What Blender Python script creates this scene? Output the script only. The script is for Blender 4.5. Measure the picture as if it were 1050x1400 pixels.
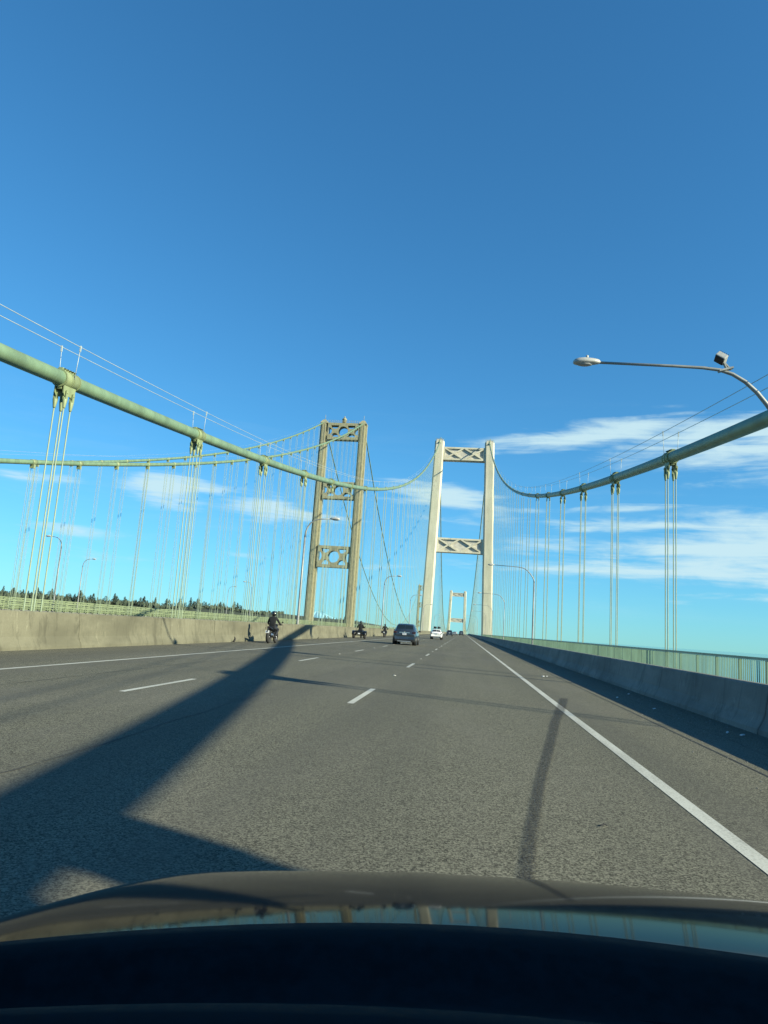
import bpy, bmesh, math, random
from mathutils import Vector, Matrix

# ------------------------------------------------------------------ clear
for o in list(bpy.data.objects):
    bpy.data.objects.remove(o, do_unlink=True)
scene = bpy.context.scene
col = scene.collection
random.seed(7)

# ------------------------------------------------------------------ camera
EYE = 1.28
cam_d = bpy.data.cameras.new('camera')
cam = bpy.data.objects.new('camera', cam_d)
col.objects.link(cam)
cam_d.sensor_fit = 'VERTICAL'
cam_d.sensor_height = 36.0
cam_d.sensor_width = 27.0
cam_d.lens = 36.0 * 950.0 / 1400.0
cam_d.clip_start = 0.03
cam_d.clip_end = 90000.0
ROT = Matrix(((0.99152907, -0.04735261, 0.1209456),
              (0.11131128, -0.17005891, -0.97912704),
              (0.0669321, 0.98429553, -0.16334747)))
m4 = ROT.to_4x4()
m4.translation = Vector((0, 0, EYE))
cam.matrix_world = m4
scene.camera = cam

# ------------------------------------------------------------------ sun and sky
SUNV = Vector((1.99, -0.9, 1.0)).normalized()      # towards the sun
SUN_EL = math.asin(SUNV.z)
SUN_ROT = math.atan2(SUNV.x, SUNV.y)
sun_d = bpy.data.lights.new('sun', 'SUN')
sun_d.energy = 5.0
sun_d.angle = math.radians(0.53)
sun_d.color = (0.98, 0.925, 0.68)
sun = bpy.data.objects.new('sun', sun_d)
col.objects.link(sun)
sun.rotation_euler = SUNV.to_track_quat('Z', 'Y').to_euler()
sun.location = (60, -40, 80)

scene.view_settings.view_transform = 'Standard'
scene.view_settings.look = 'None'
scene.view_settings.gamma = 1.0
scene.view_settings.use_curve_mapping = False
scene.view_settings.exposure = 0.95

world = bpy.data.worlds.new('World')
scene.world = world
world.use_nodes = True
wt = world.node_tree
wt.nodes.clear()


class NT:
    """tiny helper for node graphs"""
    def __init__(self, tree):
        self.t = tree

    def n(self, kind, **kw):
        nd = self.t.nodes.new(kind)
        for k, v in kw.items():
            setattr(nd, k, v)
        return nd

    def put(self, sock, v):
        if isinstance(v, bpy.types.NodeSocket):
            self.t.links.new(v, sock)
        else:
            sock.default_value = v

    def m(self, op, a, b=0.0, c=0.0, clamp=False):
        nd = self.n('ShaderNodeMath', operation=op, use_clamp=clamp)
        for s, v in zip(nd.inputs, (a, b, c)):
            self.put(s, v)
        return nd.outputs[0]

    def mix(self, fac, a, b, blend='MIX'):
        nd = self.n('ShaderNodeMix', data_type='RGBA', blend_type=blend)
        self.put(nd.inputs['Factor'], fac)
        for nm, v in ((6, a), (7, b)):
            if not isinstance(v, bpy.types.NodeSocket) and len(v) == 3:
                v = (*v, 1.0)
            self.put(nd.inputs[nm], v)
        return nd.outputs[2]

    def ramp(self, v, lo, hi, a=0.0, b=1.0, smooth=True):
        nd = self.n('ShaderNodeMapRange', clamp=True)
        if smooth:
            nd.interpolation_type = 'SMOOTHSTEP'
        self.put(nd.inputs['Value'], v)
        for k, x in (('From Min', lo), ('From Max', hi), ('To Min', a), ('To Max', b)):
            nd.inputs[k].default_value = x
        return nd.outputs[0]

    def noise(self, vec, scale, detail=4.0, rough=0.55, dist=0.0):
        nd = self.n('ShaderNodeTexNoise')
        self.put(nd.inputs['Vector'], vec)
        nd.inputs['Scale'].default_value = scale
        nd.inputs['Detail'].default_value = detail
        nd.inputs['Roughness'].default_value = rough
        nd.inputs['Distortion'].default_value = dist
        return nd.outputs['Fac']

    def scale(self, vec, s, loc=(0, 0, 0)):
        nd = self.n('ShaderNodeMapping')
        self.put(nd.inputs['Vector'], vec)
        nd.inputs['Scale'].default_value = s
        nd.inputs['Location'].default_value = loc
        return nd.outputs[0]

    def xyz(self, x, y, z):
        nd = self.n('ShaderNodeCombineXYZ')
        for s, v in zip(nd.inputs, (x, y, z)):
            self.put(s, v)
        return nd.outputs[0]


W = NT(wt)
sky = W.n('ShaderNodeTexSky', sky_type='NISHITA')
sky.sun_disc = False
sky.sun_elevation = SUN_EL
sky.sun_rotation = SUN_ROT
sky.altitude = 60.0
sky.air_density = 1.0
sky.dust_density = 0.0
sky.ozone_density = 4.0
tc = W.n('ShaderNodeTexCoord')
sp = W.n('ShaderNodeSeparateXYZ')
wt.links.new(tc.outputs['Generated'], sp.inputs[0])
az = W.m('ARCTAN2', sp.outputs[0], sp.outputs[1])
el = W.m('ARCSINE', sp.outputs[2])
vec = W.xyz(az, el, 0.0)
# cirrus: streaks stretched along the horizon, gathered into a few banks
streak = W.noise(W.scale(vec, (2.3, 26.0, 1.0), (1.3, 0.4, 0.0)), 1.6, 10.0, 0.58, 0.7)
puff = W.noise(W.scale(vec, (6.0, 20.0, 1.0), (4.1, 2.2, 0.0)), 2.2, 10.0, 0.60, 0.6)
fbm = W.m('ADD', W.m('MULTIPLY', streak, 0.7), W.m('MULTIPLY', puff, 0.3))
banks = [  # azimuth, elevation, half-width, half-height, strength, tilt
    (0.175, 0.284, 0.150, 0.022, 0.85, 0.11), (0.36, 0.268, 0.170, 0.034, 1.0, 0.06),
    (0.40, 0.225, 0.130, 0.018, 0.9, -0.04), (0.44, 0.288, 0.090, 0.026, 0.7, 0.1),
    (0.38, 0.130, 0.170, 0.040, 1.2, 0.10), (0.21, 0.098, 0.180, 0.015, 0.8, 0.02),
    (0.22, 0.158, 0.170, 0.010, 0.8, -0.02), (0.30, 0.085, 0.200, 0.012, 0.55, 0.0),
    (0.10, 0.128, 0.070, 0.016, 0.5, 0.0), (0.285, 0.058, 0.026, 0.004, 0.6, 0.0),
    (-0.030, 0.187, 0.070, 0.023, 1.0, -0.12), (-0.10, 0.170, 0.080, 0.016, 0.6, -0.1), (-0.065, 0.205, 0.060, 0.010, 0.55, -0.15),
    (-0.425, 0.165, 0.050, 0.020, 1.05, 0.0), (-0.38, 0.172, 0.05, 0.010, 0.7, -0.06), (-0.29, 0.156, 0.075, 0.018, 1.05, -0.06),
    (-0.24, 0.150, 0.09, 0.012, 0.8, -0.05), (-0.60, 0.163, 0.05, 0.008, 0.6, 0.0), (-0.555, 0.103, 0.065, 0.010, 0.7, -0.04),
    (-0.52, 0.067, 0.09, 0.008, 0.5, 0.0), (-0.33, 0.085, 0.09, 0.006, 0.4, 0.0), (-0.12, 0.085, 0.06, 0.006, 0.45, 0.0),
    (0.33, 0.098, 0.200, 0.008, 0.75, 0.03), (0.26, 0.116, 0.160, 0.007, 0.7, 0.0), (0.40, 0.070, 0.180, 0.006, 0.55, 0.0), (0.17, 0.182, 0.12, 0.007, 0.55, 0.05),
    (0.75, 0.20, 0.25, 0.05, 0.8, 0.0), (-1.2, 0.18, 0.3, 0.04, 0.7, 0.0), (2.2, 0.2, 0.5, 0.06, 0.7, 0.0), (-2.4, 0.22, 0.4, 0.05, 0.7, 0.0),
]
acc = None
for (a0, e0, sa, se, st, tilt) in banks:
    da = W.m('SUBTRACT', az, a0)
    de = W.m('SUBTRACT', W.m('SUBTRACT', el, e0), W.m('MULTIPLY', da, tilt))
    q = W.m('ADD', W.m('POWER', W.m('ABSOLUTE', W.m('DIVIDE', da, sa)), 2.0), W.m('POWER', W.m('ABSOLUTE', W.m('DIVIDE', de, se)), 2.0))
    gk = W.m('MULTIPLY', W.m('EXPONENT', W.m('MULTIPLY', q, -0.9)), st)
    acc = gk if acc is None else W.m('MAXIMUM', acc, gk)
dens = W.m('ADD', W.m('MULTIPLY', acc, 0.62), W.m('MULTIPLY', W.m('SUBTRACT', fbm, 0.5), 2.5))
alpha = W.m('MULTIPLY', W.ramp(dens, 0.10, 0.72), W.ramp(acc, 0.02, 0.3))
veil = W.m('MULTIPLY', W.ramp(fbm, 0.45, 0.75), W.m('MULTIPLY', W.ramp(el, 0.0, 0.06), W.ramp(el, 0.36, 0.15)))
alpha = W.m('MAXIMUM', W.m('MULTIPLY', alpha, 0.9), W.m('MULTIPLY', veil, 0.10))
SKY_TINT = (0.66, 1.05, 1.18)
tint = W.mix(1.0, sky.outputs[0], (*SKY_TINT, 1.0), 'MULTIPLY')
sc = W.n('ShaderNodeSeparateColor')
wt.links.new(tint, sc.inputs[0])
cc = W.n('ShaderNodeCombineColor')
# camera-like shoulder so that the horizon does not bleach
for k, (g_, s_) in enumerate(((0.88, 0.127), (1.36, 0.080), (1.47, 0.052))):
    v_ = sc.outputs[k]
    wt.links.new(W.m('DIVIDE', W.m('MULTIPLY', v_, g_), W.m('ADD', W.m('MULTIPLY', v_, s_), 1.0)), cc.inputs[k])
CLOUD = (4.9, 6.7, 7.2, 1.0)
skyc = W.mix(alpha, cc.outputs[0], CLOUD)
bg = W.n('ShaderNodeBackground')
wt.links.new(skyc, bg.inputs['Color'])
bg.inputs['Strength'].default_value = 0.066
wo = W.n('ShaderNodeOutputWorld')
wt.links.new(bg.outputs[0], wo.inputs[0])

# ------------------------------------------------------------------ helpers


def link(name, mesh, parent=None, loc=None):
    o = bpy.data.objects.new(name, mesh)
    col.objects.link(o)
    if parent is not None:
        o.parent = parent
    if loc is not None:
        o.location = loc
    return o


def empty(name, loc=(0, 0, 0), rz=0.0, label=None, cat=None, group=None):
    o = bpy.data.objects.new(name, None)
    o.empty_display_size = 0.3
    col.objects.link(o)
    o.location = loc
    o.rotation_euler = (0, 0, rz)
    tag(o, label, cat, group)
    return o


def tag(o, label=None, cat=None, group=None, kind=None):
    if label:
        o['label'] = label
    if cat:
        o['category'] = cat
    if group:
        o['group'] = group
    if kind:
        o['kind'] = kind
    return o


def to_mesh(name, bm, mats, smooth=False):
    me = bpy.data.meshes.new(name)
    bm.normal_update()
    bm.to_mesh(me)
    bm.free()
    if not isinstance(mats, (list, tuple)):
        mats = [mats]
    for m in mats:
        me.materials.append(m)
    if smooth:
        for p in me.polygons:
            p.use_smooth = True
    return me


def obj(name, bm, mats, parent=None, loc=None, smooth=False):
    return link(name, to_mesh(name, bm, mats, smooth), parent, loc)


def copy_tree(o, parent=None):
    c = o.copy()
    col.objects.link(c)
    c.parent = parent
    for ch in list(o.children):
        copy_tree(ch, c)
    return c


def box(bm, x0, x1, y0, y1, z0, z1, mi=0):
    vs = [bm.verts.new(p) for p in ((x0, y0, z0), (x1, y0, z0), (x1, y1, z0), (x0, y1, z0),
                                    (x0, y0, z1), (x1, y0, z1), (x1, y1, z1), (x0, y1, z1))]
    for f in ((3, 2, 1, 0), (4, 5, 6, 7), (0, 1, 5, 4), (1, 2, 6, 5), (2, 3, 7, 6), (3, 0, 4, 7)):
        bm.faces.new([vs[i] for i in f]).material_index = mi
    return vs


def bevel(bm, w=0.02, seg=2):
    bmesh.ops.bevel(bm, geom=bm.edges[:], offset=w, segments=seg, affect='EDGES', profile=0.6)


def bbox(x0, x1, y0, y1, z0, z1, w=0.02, seg=2):
    bm = bmesh.new()
    box(bm, x0, x1, y0, y1, z0, z1)
    bevel(bm, w, seg)
    return bm


def bar(bm, a, b, w, d, up=(0, 0, 1), mi=0):
    """box beam from a to b, w across, d along 'up'"""
    a, b = Vector(a), Vector(b)
    t = (b - a).normalized()
    u = Vector(up)
    s = t.cross(u)
    if s.length < 1e-5:
        s = t.cross(Vector((1, 0, 0)))
    s.normalize()
    u = s.cross(t).normalized()
    vs = []
    for p in (a, b):
        for sx, sz in ((-1, -1), (1, -1), (1, 1), (-1, 1)):
            vs.append(bm.verts.new(p + s * (w * .5 * sx) + u * (d * .5 * sz)))
    for f in ((0, 1, 2, 3), (7, 6, 5, 4), (0, 4, 5, 1), (1, 5, 6, 2), (2, 6, 7, 3), (3, 7, 4, 0)):
        bm.faces.new([vs[i] for i in f]).material_index = mi


def tube(bm, pts, r, n=8, cap=True, mi=0):
    pts = [Vector(p) for p in pts]
    rs = r if isinstance(r, (list, tuple)) else [r] * len(pts)
    t0 = (pts[1] - pts[0]).normalized()
    ref = Vector((1, 0, 0)) if abs(t0.x) < 0.8 else Vector((0, 0, 1))
    u = (ref - t0 * ref.dot(t0)).normalized()
    rings = []
    for i, p in enumerate(pts):
        if i == 0:
            t = t0
        elif i == len(pts) - 1:
            t = (pts[i] - pts[i - 1]).normalized()
        else:
            t = (pts[i + 1] - pts[i - 1]).normalized()
        u = (u - t * u.dot(t)).normalized()
        v = t.cross(u)
        rings.append([bm.verts.new(p + (u * math.cos(2 * math.pi * k / n) + v * math.sin(2 * math.pi * k / n)) * rs[i]) for k in range(n)])
    for a, b in zip(rings, rings[1:]):
        for k in range(n):
            f = bm.faces.new((a[k], a[(k + 1) % n], b[(k + 1) % n], b[k]))
            f.material_index = mi
            f.smooth = True
    if cap:
        bm.faces.new(rings[0][::-1]).material_index = mi
        bm.faces.new(rings[-1]).material_index = mi


def loft(bm, rings, cap=True, mi=0, smooth=True):
    vr = [[bm.verts.new(p) for p in r] for r in rings]
    n = len(vr[0])
    for a, b in zip(vr, vr[1:]):
        for k in range(n):
            f = bm.faces.new((a[k], a[(k + 1) % n], b[(k + 1) % n], b[k]))
            f.material_index = mi
            f.smooth = smooth
    if cap:
        bm.faces.new(vr[0][::-1]).material_index = mi
        bm.faces.new(vr[-1]).material_index = mi
    return vr


def ellip(bm, c, rx, ry, rz, nu=12, nv=8, mi=0):
    c = Vector(c)
    rings = []
    for j in range(1, nv):
        th = math.pi * j / nv
        rings.append([(c.x + rx * math.sin(th) * math.cos(2 * math.pi * k / nu), c.y + ry * math.sin(th) * math.sin(2 * math.pi * k / nu), c.z - rz * math.cos(th)) for k in range(nu)])
    loft(bm, rings, True, mi)


def ring(bm, c, R, r, axis='X', n=20, m=8, mi=0):
    c = Vector(c)
    vr = []
    for i in range(n):
        a = 2 * math.pi * i / n
        d = Vector((0, math.cos(a), math.sin(a)))
        vr.append([bm.verts.new(c + d * (R + r * math.cos(2 * math.pi * k / m)) + Vector((1, 0, 0)) * (r * 1.15 * math.sin(2 * math.pi * k / m))) for k in range(m)])
    for i in range(n):
        a, b = vr[i], vr[(i + 1) % n]
        for k in range(m):
            f = bm.faces.new((a[k], b[k], b[(k + 1) % m], a[(k + 1) % m]))
            f.material_index = mi
            f.smooth = True


def cylx(bm, c, R, half, n=16, mi=0):
    tube(bm, [(c[0] - half, c[1], c[2]), (c[0] + half, c[1], c[2])], R, n, True, mi)


def grade(y):
    return 0.0 if y < 600 else -5.3e-5 * (y - 600) ** 2


# ------------------------------------------------------------------ materials


def new_mat(name):
    m = bpy.data.materials.new(name)
    m.use_nodes = True
    t = m.node_tree
    b = t.nodes['Principled BSDF']
    return m, NT(t), b


def plain(name, c, rough=0.5, metal=0.0, var=0.12, scale=3.0, coat=0.0, spec=0.5, bump=0.0):
    m, N, b = new_mat(name)
    g = N.n('ShaderNodeTexCoord')
    v = N.noise(g.outputs['Object'], scale, 5.0, 0.6)
    lo = tuple(x * (1 - var) for x in c)
    hi = tuple(min(1.0, x * (1 + var)) for x in c)
    N.t.links.new(N.mix(N.ramp(v, 0.3, 0.7), lo, hi), b.inputs['Base Color'])
    N.t.links.new(N.ramp(v, 0.3, 0.7, rough * 0.9, min(1.0, rough * 1.1)), b.inputs['Roughness'])
    b.inputs['Metallic'].default_value = metal
    b.inputs['Specular IOR Level'].default_value = spec
    if coat:
        b.inputs['Coat Weight'].default_value = coat
        b.inputs['Coat Roughness'].default_value = 0.04
    if bump:
        bp = N.n('ShaderNodeBump')
        bp.inputs['Strength'].default_value = bump
        bp.inputs['Distance'].default_value = 0.02
        N.t.links.new(v, bp.inputs['Height'])
        N.t.links.new(bp.outputs[0], b.inputs['Normal'])
    return m


def mat_asphalt():
    m, N, b = new_mat('asphalt')
    g = N.n('ShaderNodeNewGeometry')
    P = g.outputs['Position']
    fine = N.noise(P, 110.0, 3.0, 0.8)
    mid = N.noise(P, 34.0, 2.0, 0.6)
    vor = N.n('ShaderNodeTexVoronoi')
    N.put(vor.inputs['Vector'], P)
    vor.inputs['Scale'].default_value = 75.0
    wear = N.noise(N.scale(P, (0.75, 0.02, 1.0)), 1.0, 3.0, 0.5)
    blot = N.noise(N.scale(P, (0.5, 0.16, 1.0)), 1.0, 6.0, 0.6)
    def cells(sc_, off):
        vv = N.n('ShaderNodeTexVoronoi')
        N.put(vv.inputs['Vector'], N.scale(P, (1, 1, 1), off))
        vv.inputs['Scale'].default_value = sc_
        q = N.n('ShaderNodeSeparateColor')
        N.put(q.inputs[0], vv.outputs['Color'])
        return q.outputs[0]
    c1 = cells(88.0, (0, 0, 0))
    c2 = cells(160.0, (3, 1, 0))
    agg = N.m('ADD', N.m('ADD', N.m('MULTIPLY', c1, 0.45), N.m('MULTIPLY', c2, 0.35)), N.m('ADD', N.m('MULTIPLY', fine, 0.12), N.m('MULTIPLY', mid, 0.08)))
    c = N.mix(N.ramp(agg, 0.19, 0.85), (0.022, 0.021, 0.016), (0.222, 0.216, 0.162))
    chip = N.ramp(vor.outputs['Distance'], 0.16, 0.05)
    vc = N.n('ShaderNodeSeparateColor')
    N.put(vc.inputs[0], vor.outputs['Color'])
    chip = N.m('MULTIPLY', chip, N.ramp(vc.outputs[0], 0.62, 0.7))
    c = N.mix(N.m('MULTIPLY', chip, 0.75), c, (0.42, 0.405, 0.34))
    c = N.mix(N.ramp(wear, 0.38, 0.66, 0.0, 0.42), c, (0.072, 0.071, 0.060))
    c = N.mix(N.ramp(blot, 0.42, 0.72, 0.0, 0.25), c, (0.17, 0.16, 0.135))
    N.t.links.new(c, b.inputs['Base Color'])
    b.inputs['Roughness'].default_value = 0.9
    b.inputs['Specular IOR Level'].default_value = 0.15
    bp = N.n('ShaderNodeBump')
    bp.inputs['Strength'].default_value = 0.12
    bp.inputs['Distance'].default_value = 0.004
    N.put(bp.inputs['Height'], agg)
    N.t.links.new(bp.outputs[0], b.inputs['Normal'])
    return m


def mat_concrete(name, base, stain=0.5, horiz='y'):
    m, N, b = new_mat(name)
    g = N.n('ShaderNodeNewGeometry')
    P = g.outputs['Position']
    big = N.noise(N.scale(P, (0.6, 0.35, 0.9)), 1.0, 6.0, 0.6)
    run = N.noise(N.scale(P, (1.0, 1.5, 0.55)), 1.5, 7.0, 0.68, 0.9)
    run2 = N.noise(N.scale(P, (1.0, 4.2, 0.8), (7, 3, 1)), 1.7, 8.0, 0.72, 1.2)
    grit = N.noise(P, 26.0, 5.0, 0.65)
    lo = tuple(x * 0.72 for x in base)
    hi = tuple(min(1, x * 1.18) for x in base)
    c = N.mix(N.ramp(big, 0.3, 0.7), lo, hi)
    c = N.mix(N.ramp(run, 0.48, 0.72, 0.0, stain), c, tuple(x * 0.42 for x in base))
    c = N.mix(N.m('MULTIPLY', N.ramp(run2, 0.55, 0.70, 0.0, 0.9), N.ramp(big, 0.42, 0.6)), c, tuple(min(1, x * 1.75) for x in base))
    c = N.mix(N.ramp(grit, 0.35, 0.7, 0.0, 0.3), c, tuple(x * 0.7 for x in base))
    N.t.links.new(c, b.inputs['Base Color'])
    b.inputs['Roughness'].default_value = 0.88
    b.inputs['Specular IOR Level'].default_value = 0.25
    bp = N.n('ShaderNodeBump')
    bp.inputs['Strength'].default_value = 0.45
    bp.inputs['Distance'].default_value = 0.012
    N.put(bp.inputs['Height'], grit)
    N.t.links.new(bp.outputs[0], b.inputs['Normal'])
    return m


def mat_tower_concrete():
    m, N, b = new_mat('tower_concrete')
    g = N.n('ShaderNodeNewGeometry')
    P = g.outputs['Position']
    big = N.noise(N.scale(P, (0.35, 0.35, 0.10)), 1.0, 6.0, 0.6)
    run = N.noise(N.scale(P, (1.3, 1.3, 0.08)), 1.0, 5.0, 0.6)
    s = N.n('ShaderNodeSeparateXYZ')
    N.put(s.inputs[0], P)
    lift = N.m('FRACT', N.m('DIVIDE', s.outputs[2], 5.2))
    joint = N.ramp(N.m('ABSOLUTE', N.m('SUBTRACT', lift, 0.5)), 0.47, 0.5)
    c = N.mix(N.ramp(big, 0.3, 0.7), (0.44, 0.42, 0.325), (0.58, 0.555, 0.435))
    c = N.mix(N.ramp(run, 0.5, 0.75, 0.0, 0.35), c, (0.40, 0.38, 0.28))
    c = N.mix(N.m('MULTIPLY', joint, 0.25), c, (0.34, 0.33, 0.26))
    N.t.links.new(c, b.inputs['Base Color'])
    b.inputs['Roughness'].default_value = 0.85
    return m


def mat_steel_paint(name, c, rough=0.5, rust=0.0):
    m, N, b = new_mat(name)
    g = N.n('ShaderNodeNewGeometry')
    P = g.outputs['Position']
    a = N.noise(N.scale(P, (1.2, 1.2, 0.5)), 1.1, 6.0, 0.62)
    f = N.noise(P, 9.0, 5.0, 0.65)
    cc = N.mix(N.ramp(a, 0.3, 0.7), tuple(x * 0.8 for x in c), tuple(min(1, x * 1.18) for x in c))
    cc = N.mix(N.ramp(f, 0.58, 0.78, 0.0, 0.4), cc, tuple(x * 0.6 for x in c))
    drip = N.noise(N.scale(P, (2.2, 2.2, 1.6), (5, 2, 9)), 1.4, 8.0, 0.7, 1.0)
    cc = N.mix(N.ramp(drip, 0.58, 0.72, 0.0, 0.45), cc, tuple(x * 0.45 for x in c))
    cc = N.mix(N.ramp(drip, 0.36, 0.26, 0.0, 0.35), cc, tuple(min(1, x * 1.6) for x in c))
    if rust:
        cc = N.mix(N.ramp(a, 0.6, 0.75, 0.0, rust), cc, (0.20, 0.13, 0.06))
    N.t.links.new(cc, b.inputs['Base Color'])
    b.inputs['Roughness'].default_value = rough
    return m


def mat_paint():
    m, N, b = new_mat('road_paint')
    g = N.n('ShaderNodeNewGeometry')
    P = g.outputs['Position']
    worn = N.noise(P, 55.0, 4.0, 0.7)
    big = N.noise(N.scale(P, (3, 0.6, 1)), 1.0, 5.0, 0.6)
    k = N.m('ADD', N.m('MULTIPLY', worn, 0.65), N.m('MULTIPLY', big, 0.35))
    c = N.mix(N.ramp(k, 0.42, 0.66, 0.0, 0.85), (0.48, 0.48, 0.42), (0.20, 0.195, 0.16))
    N.t.links.new(c, b.inputs['Base Color'])
    b.inputs['Roughness'].default_value = 0.7
    return m


def mat_water():
    m, N, b = new_mat('water')
    g = N.n('ShaderNodeNewGeometry')
    w = N.noise(N.scale(g.outputs['Position'], (0.05, 0.12, 0.1)), 1.0, 6.0, 0.6)
    b.inputs['Base Color'].default_value = (0.02, 0.07, 0.09, 1)
    b.inputs['Roughness'].default_value = 0.06
    bp = N.n('ShaderNodeBump')
    bp.inputs['Strength'].default_value = 0.015
    bp.inputs['Distance'].default_value = 1.0
    N.put(bp.inputs['Height'], w)
    N.t.links.new(bp.outputs[0], b.inputs['Normal'])
    return m


def mat_mark():
    m, N, b = new_mat('tyre_rubber_mark')
    t = N.n('ShaderNodeTexCoord')
    g = N.n('ShaderNodeNewGeometry')
    s = N.n('ShaderNodeSeparateXYZ')
    N.put(s.inputs[0], t.outputs['UV'])
    edge = N.ramp(N.m('ABSOLUTE', N.m('SUBTRACT', s.outputs[0], 0.5)), 0.5, 0.22)
    ends = N.ramp(s.outputs[1], 1.0, 0.965)
    grain = N.ramp(N.noise(g.outputs['Position'], 70.0, 3.0, 0.7), 0.30, 0.62, 0.95, 0.35)
    a = N.m('MULTIPLY', N.m('MULTIPLY', edge, ends), N.m('MULTIPLY', grain, 0.74))
    b.inputs['Base Color'].default_value = (0.022, 0.022, 0.021, 1)
    b.inputs['Roughness'].default_value = 0.75
    N.t.links.new(a, b.inputs['Alpha'])
    return m


M_ASPHALT = mat_asphalt()
M_LBAR = mat_concrete('barrier_concrete', (0.152, 0.147, 0.103), 0.75)
M_RBAR = mat_concrete('barrier_concrete_grey', (0.20, 0.20, 0.18), 0.7)
M_TOWER = mat_tower_concrete()
M_TRECESS = plain('recess_concrete', (0.46, 0.44, 0.38), 0.9, var=0.15, scale=0.8)
M_GREEN = mat_steel_paint('green_cable_paint', (0.140, 0.215, 0.130), 0.45)
M_GREEND = mat_steel_paint('green_fitting_paint', (0.20, 0.245, 0.125), 0.55)
M_ROPE = plain('suspender_rope', (0.25, 0.31, 0.21), 0.55, 0.0, 0.1, 2.0)
M_WIRE = plain('galvanised_wire', (0.40, 0.45, 0.43), 0.45, 0.2, 0.1, 2.0)
M_RAIL = mat_steel_paint('green_rail_paint', (0.145, 0.24, 0.165), 0.5)
M_OLD = mat_steel_paint('weathered_tower_steel', (0.272, 0.262, 0.165), 0.62, 0.12)
M_OLDRAIL = mat_steel_paint('old_rail_paint', (0.185, 0.225, 0.125), 0.6, 0.25)
M_PAINT = mat_paint()
M_STUD = plain('road_stud_ceramic', (0.42, 0.42, 0.38), 0.5)
M_WATER = mat_water()
M_MARK = mat_mark()
M_GALV = plain('galvanised_steel', (0.24, 0.25, 0.24), 0.5, 0.3, 0.15, 2.5)
M_LAMP = plain('lamp_housing', (0.38, 0.38, 0.355), 0.45, 0.1, 0.08, 6.0)
M_LENS = plain('lamp_lens', (0.30, 0.31, 0.30), 0.2)
M_BLACK = plain('black_plastic', (0.011, 0.012, 0.013), 0.5, var=0.2)
M_RUBBER = plain('tyre_rubber', (0.025, 0.025, 0.025), 0.85, var=0.25, scale=9.0)
M_RIM = plain('alloy_rim', (0.22, 0.23, 0.24), 0.35, 0.8)
M_GLASS = plain('dark_car_glass', (0.012, 0.018, 0.022), 0.08, var=0.1)
M_RED = plain('red_lens', (0.028, 0.007, 0.008), 0.25)
M_PLATE = plain('plate_white', (0.62, 0.64, 0.66), 0.4, var=0.06)
M_PRINT = plain('plate_print', (0.10, 0.13, 0.22), 0.5)
M_CHROME = plain('brushed_metal', (0.60, 0.60, 0.60), 0.25, 0.9)
M_SUVP = plain('slate_car_paint', (0.026, 0.036, 0.050), 0.28, 0.2, 0.05, 2.0, coat=0.8)
M_WHITEP = plain('white_car_paint', (0.72, 0.72, 0.70), 0.35, 0.0, 0.03, 2.0, coat=0.6)
M_NAVYP = plain('dark_blue_car_paint', (0.030, 0.040, 0.055), 0.3, 0.3, 0.05, 2.0, coat=0.8)
M_SILVERP = plain('silver_car_paint', (0.36, 0.38, 0.40), 0.3, 0.6, 0.05, 2.0, coat=0.6)
M_CLOTH = plain('black_riding_jacket', (0.0045, 0.0055, 0.0075), 0.8, var=0.3, scale=14.0, bump=0.4)
M_JEANS = plain('dark_riding_trousers', (0.012, 0.015, 0.022), 0.85, var=0.3, scale=14.0, bump=0.4)
M_HELM = plain('dark_helmet', (0.004, 0.005, 0.006), 0.3, var=0.1, coat=0.5)
M_SHORE = plain('shore_ground', (0.042, 0.055, 0.036), 0.95, var=0.4, scale=0.02)
M_HOUSE = plain('pale_siding', (0.62, 0.61, 0.57), 0.8)
M_ROOF = plain('grey_shingle', (0.16, 0.16, 0.16), 0.9)
M_BARK = plain('bark', (0.09, 0.065, 0.045), 0.95)
M_TARP = plain('tar_seam', (0.03, 0.03, 0.03), 0.8)


def mat_foliage():
    m, N, b = new_mat('conifer_foliage')
    g = N.n('ShaderNodeNewGeometry')
    v = N.noise(g.outputs['Position'], 0.22, 4.0, 0.6)
    N.t.links.new(N.mix(N.ramp(v, 0.3, 0.7), (0.030, 0.048, 0.032), (0.062, 0.080, 0.048)), b.inputs['Base Color'])
    b.inputs['Roughness'].default_value = 0.9
    return m


def mat_hazy_snow():
    m, N, b = new_mat('hazy_snow_and_rock')
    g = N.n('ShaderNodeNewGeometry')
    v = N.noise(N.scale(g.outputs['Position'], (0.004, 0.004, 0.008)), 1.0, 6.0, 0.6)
    N.t.links.new(N.mix(N.ramp(v, 0.45, 0.62), (0.26, 0.51, 0.59), (0.20, 0.45, 0.55)), b.inputs['Base Color'])  # distance haze is put into the snow and rock colours
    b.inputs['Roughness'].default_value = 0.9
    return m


M_TREE = mat_foliage()
M_HAZY_SNOW = mat_hazy_snow()

# ------------------------------------------------------------------ water, shore, mountain
bm = bmesh.new()
R_W = 45000
c0 = bm.verts.new((0, 0, -58))
rim = [bm.verts.new((R_W * math.cos(2 * math.pi * k / 64), R_W * math.sin(2 * math.pi * k / 64), -58)) for k in range(64)]
for k in range(64):
    bm.faces.new((c0, rim[k], rim[(k + 1) % 64]))
tag(obj('water', bm, M_WATER), kind='structure')


def shore_h(x, y):
    r = x / y
    k = max(0.0, min(1.0, (-0.02 - r) / 0.16))
    k = k * k * (3 - 2 * k)
    front = max(0.0, min(1.0, (y - 1120) / 160.0))
    front = front * front * (3 - 2 * front)
    base = -58.5 + front * (44 + 25 * k)
    return base + 3.0 * math.sin(x * 0.011) * front + 2.0 * math.sin(x * 0.037 + y * 0.01) * front + (y - 1280) * 0.004 * front


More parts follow.
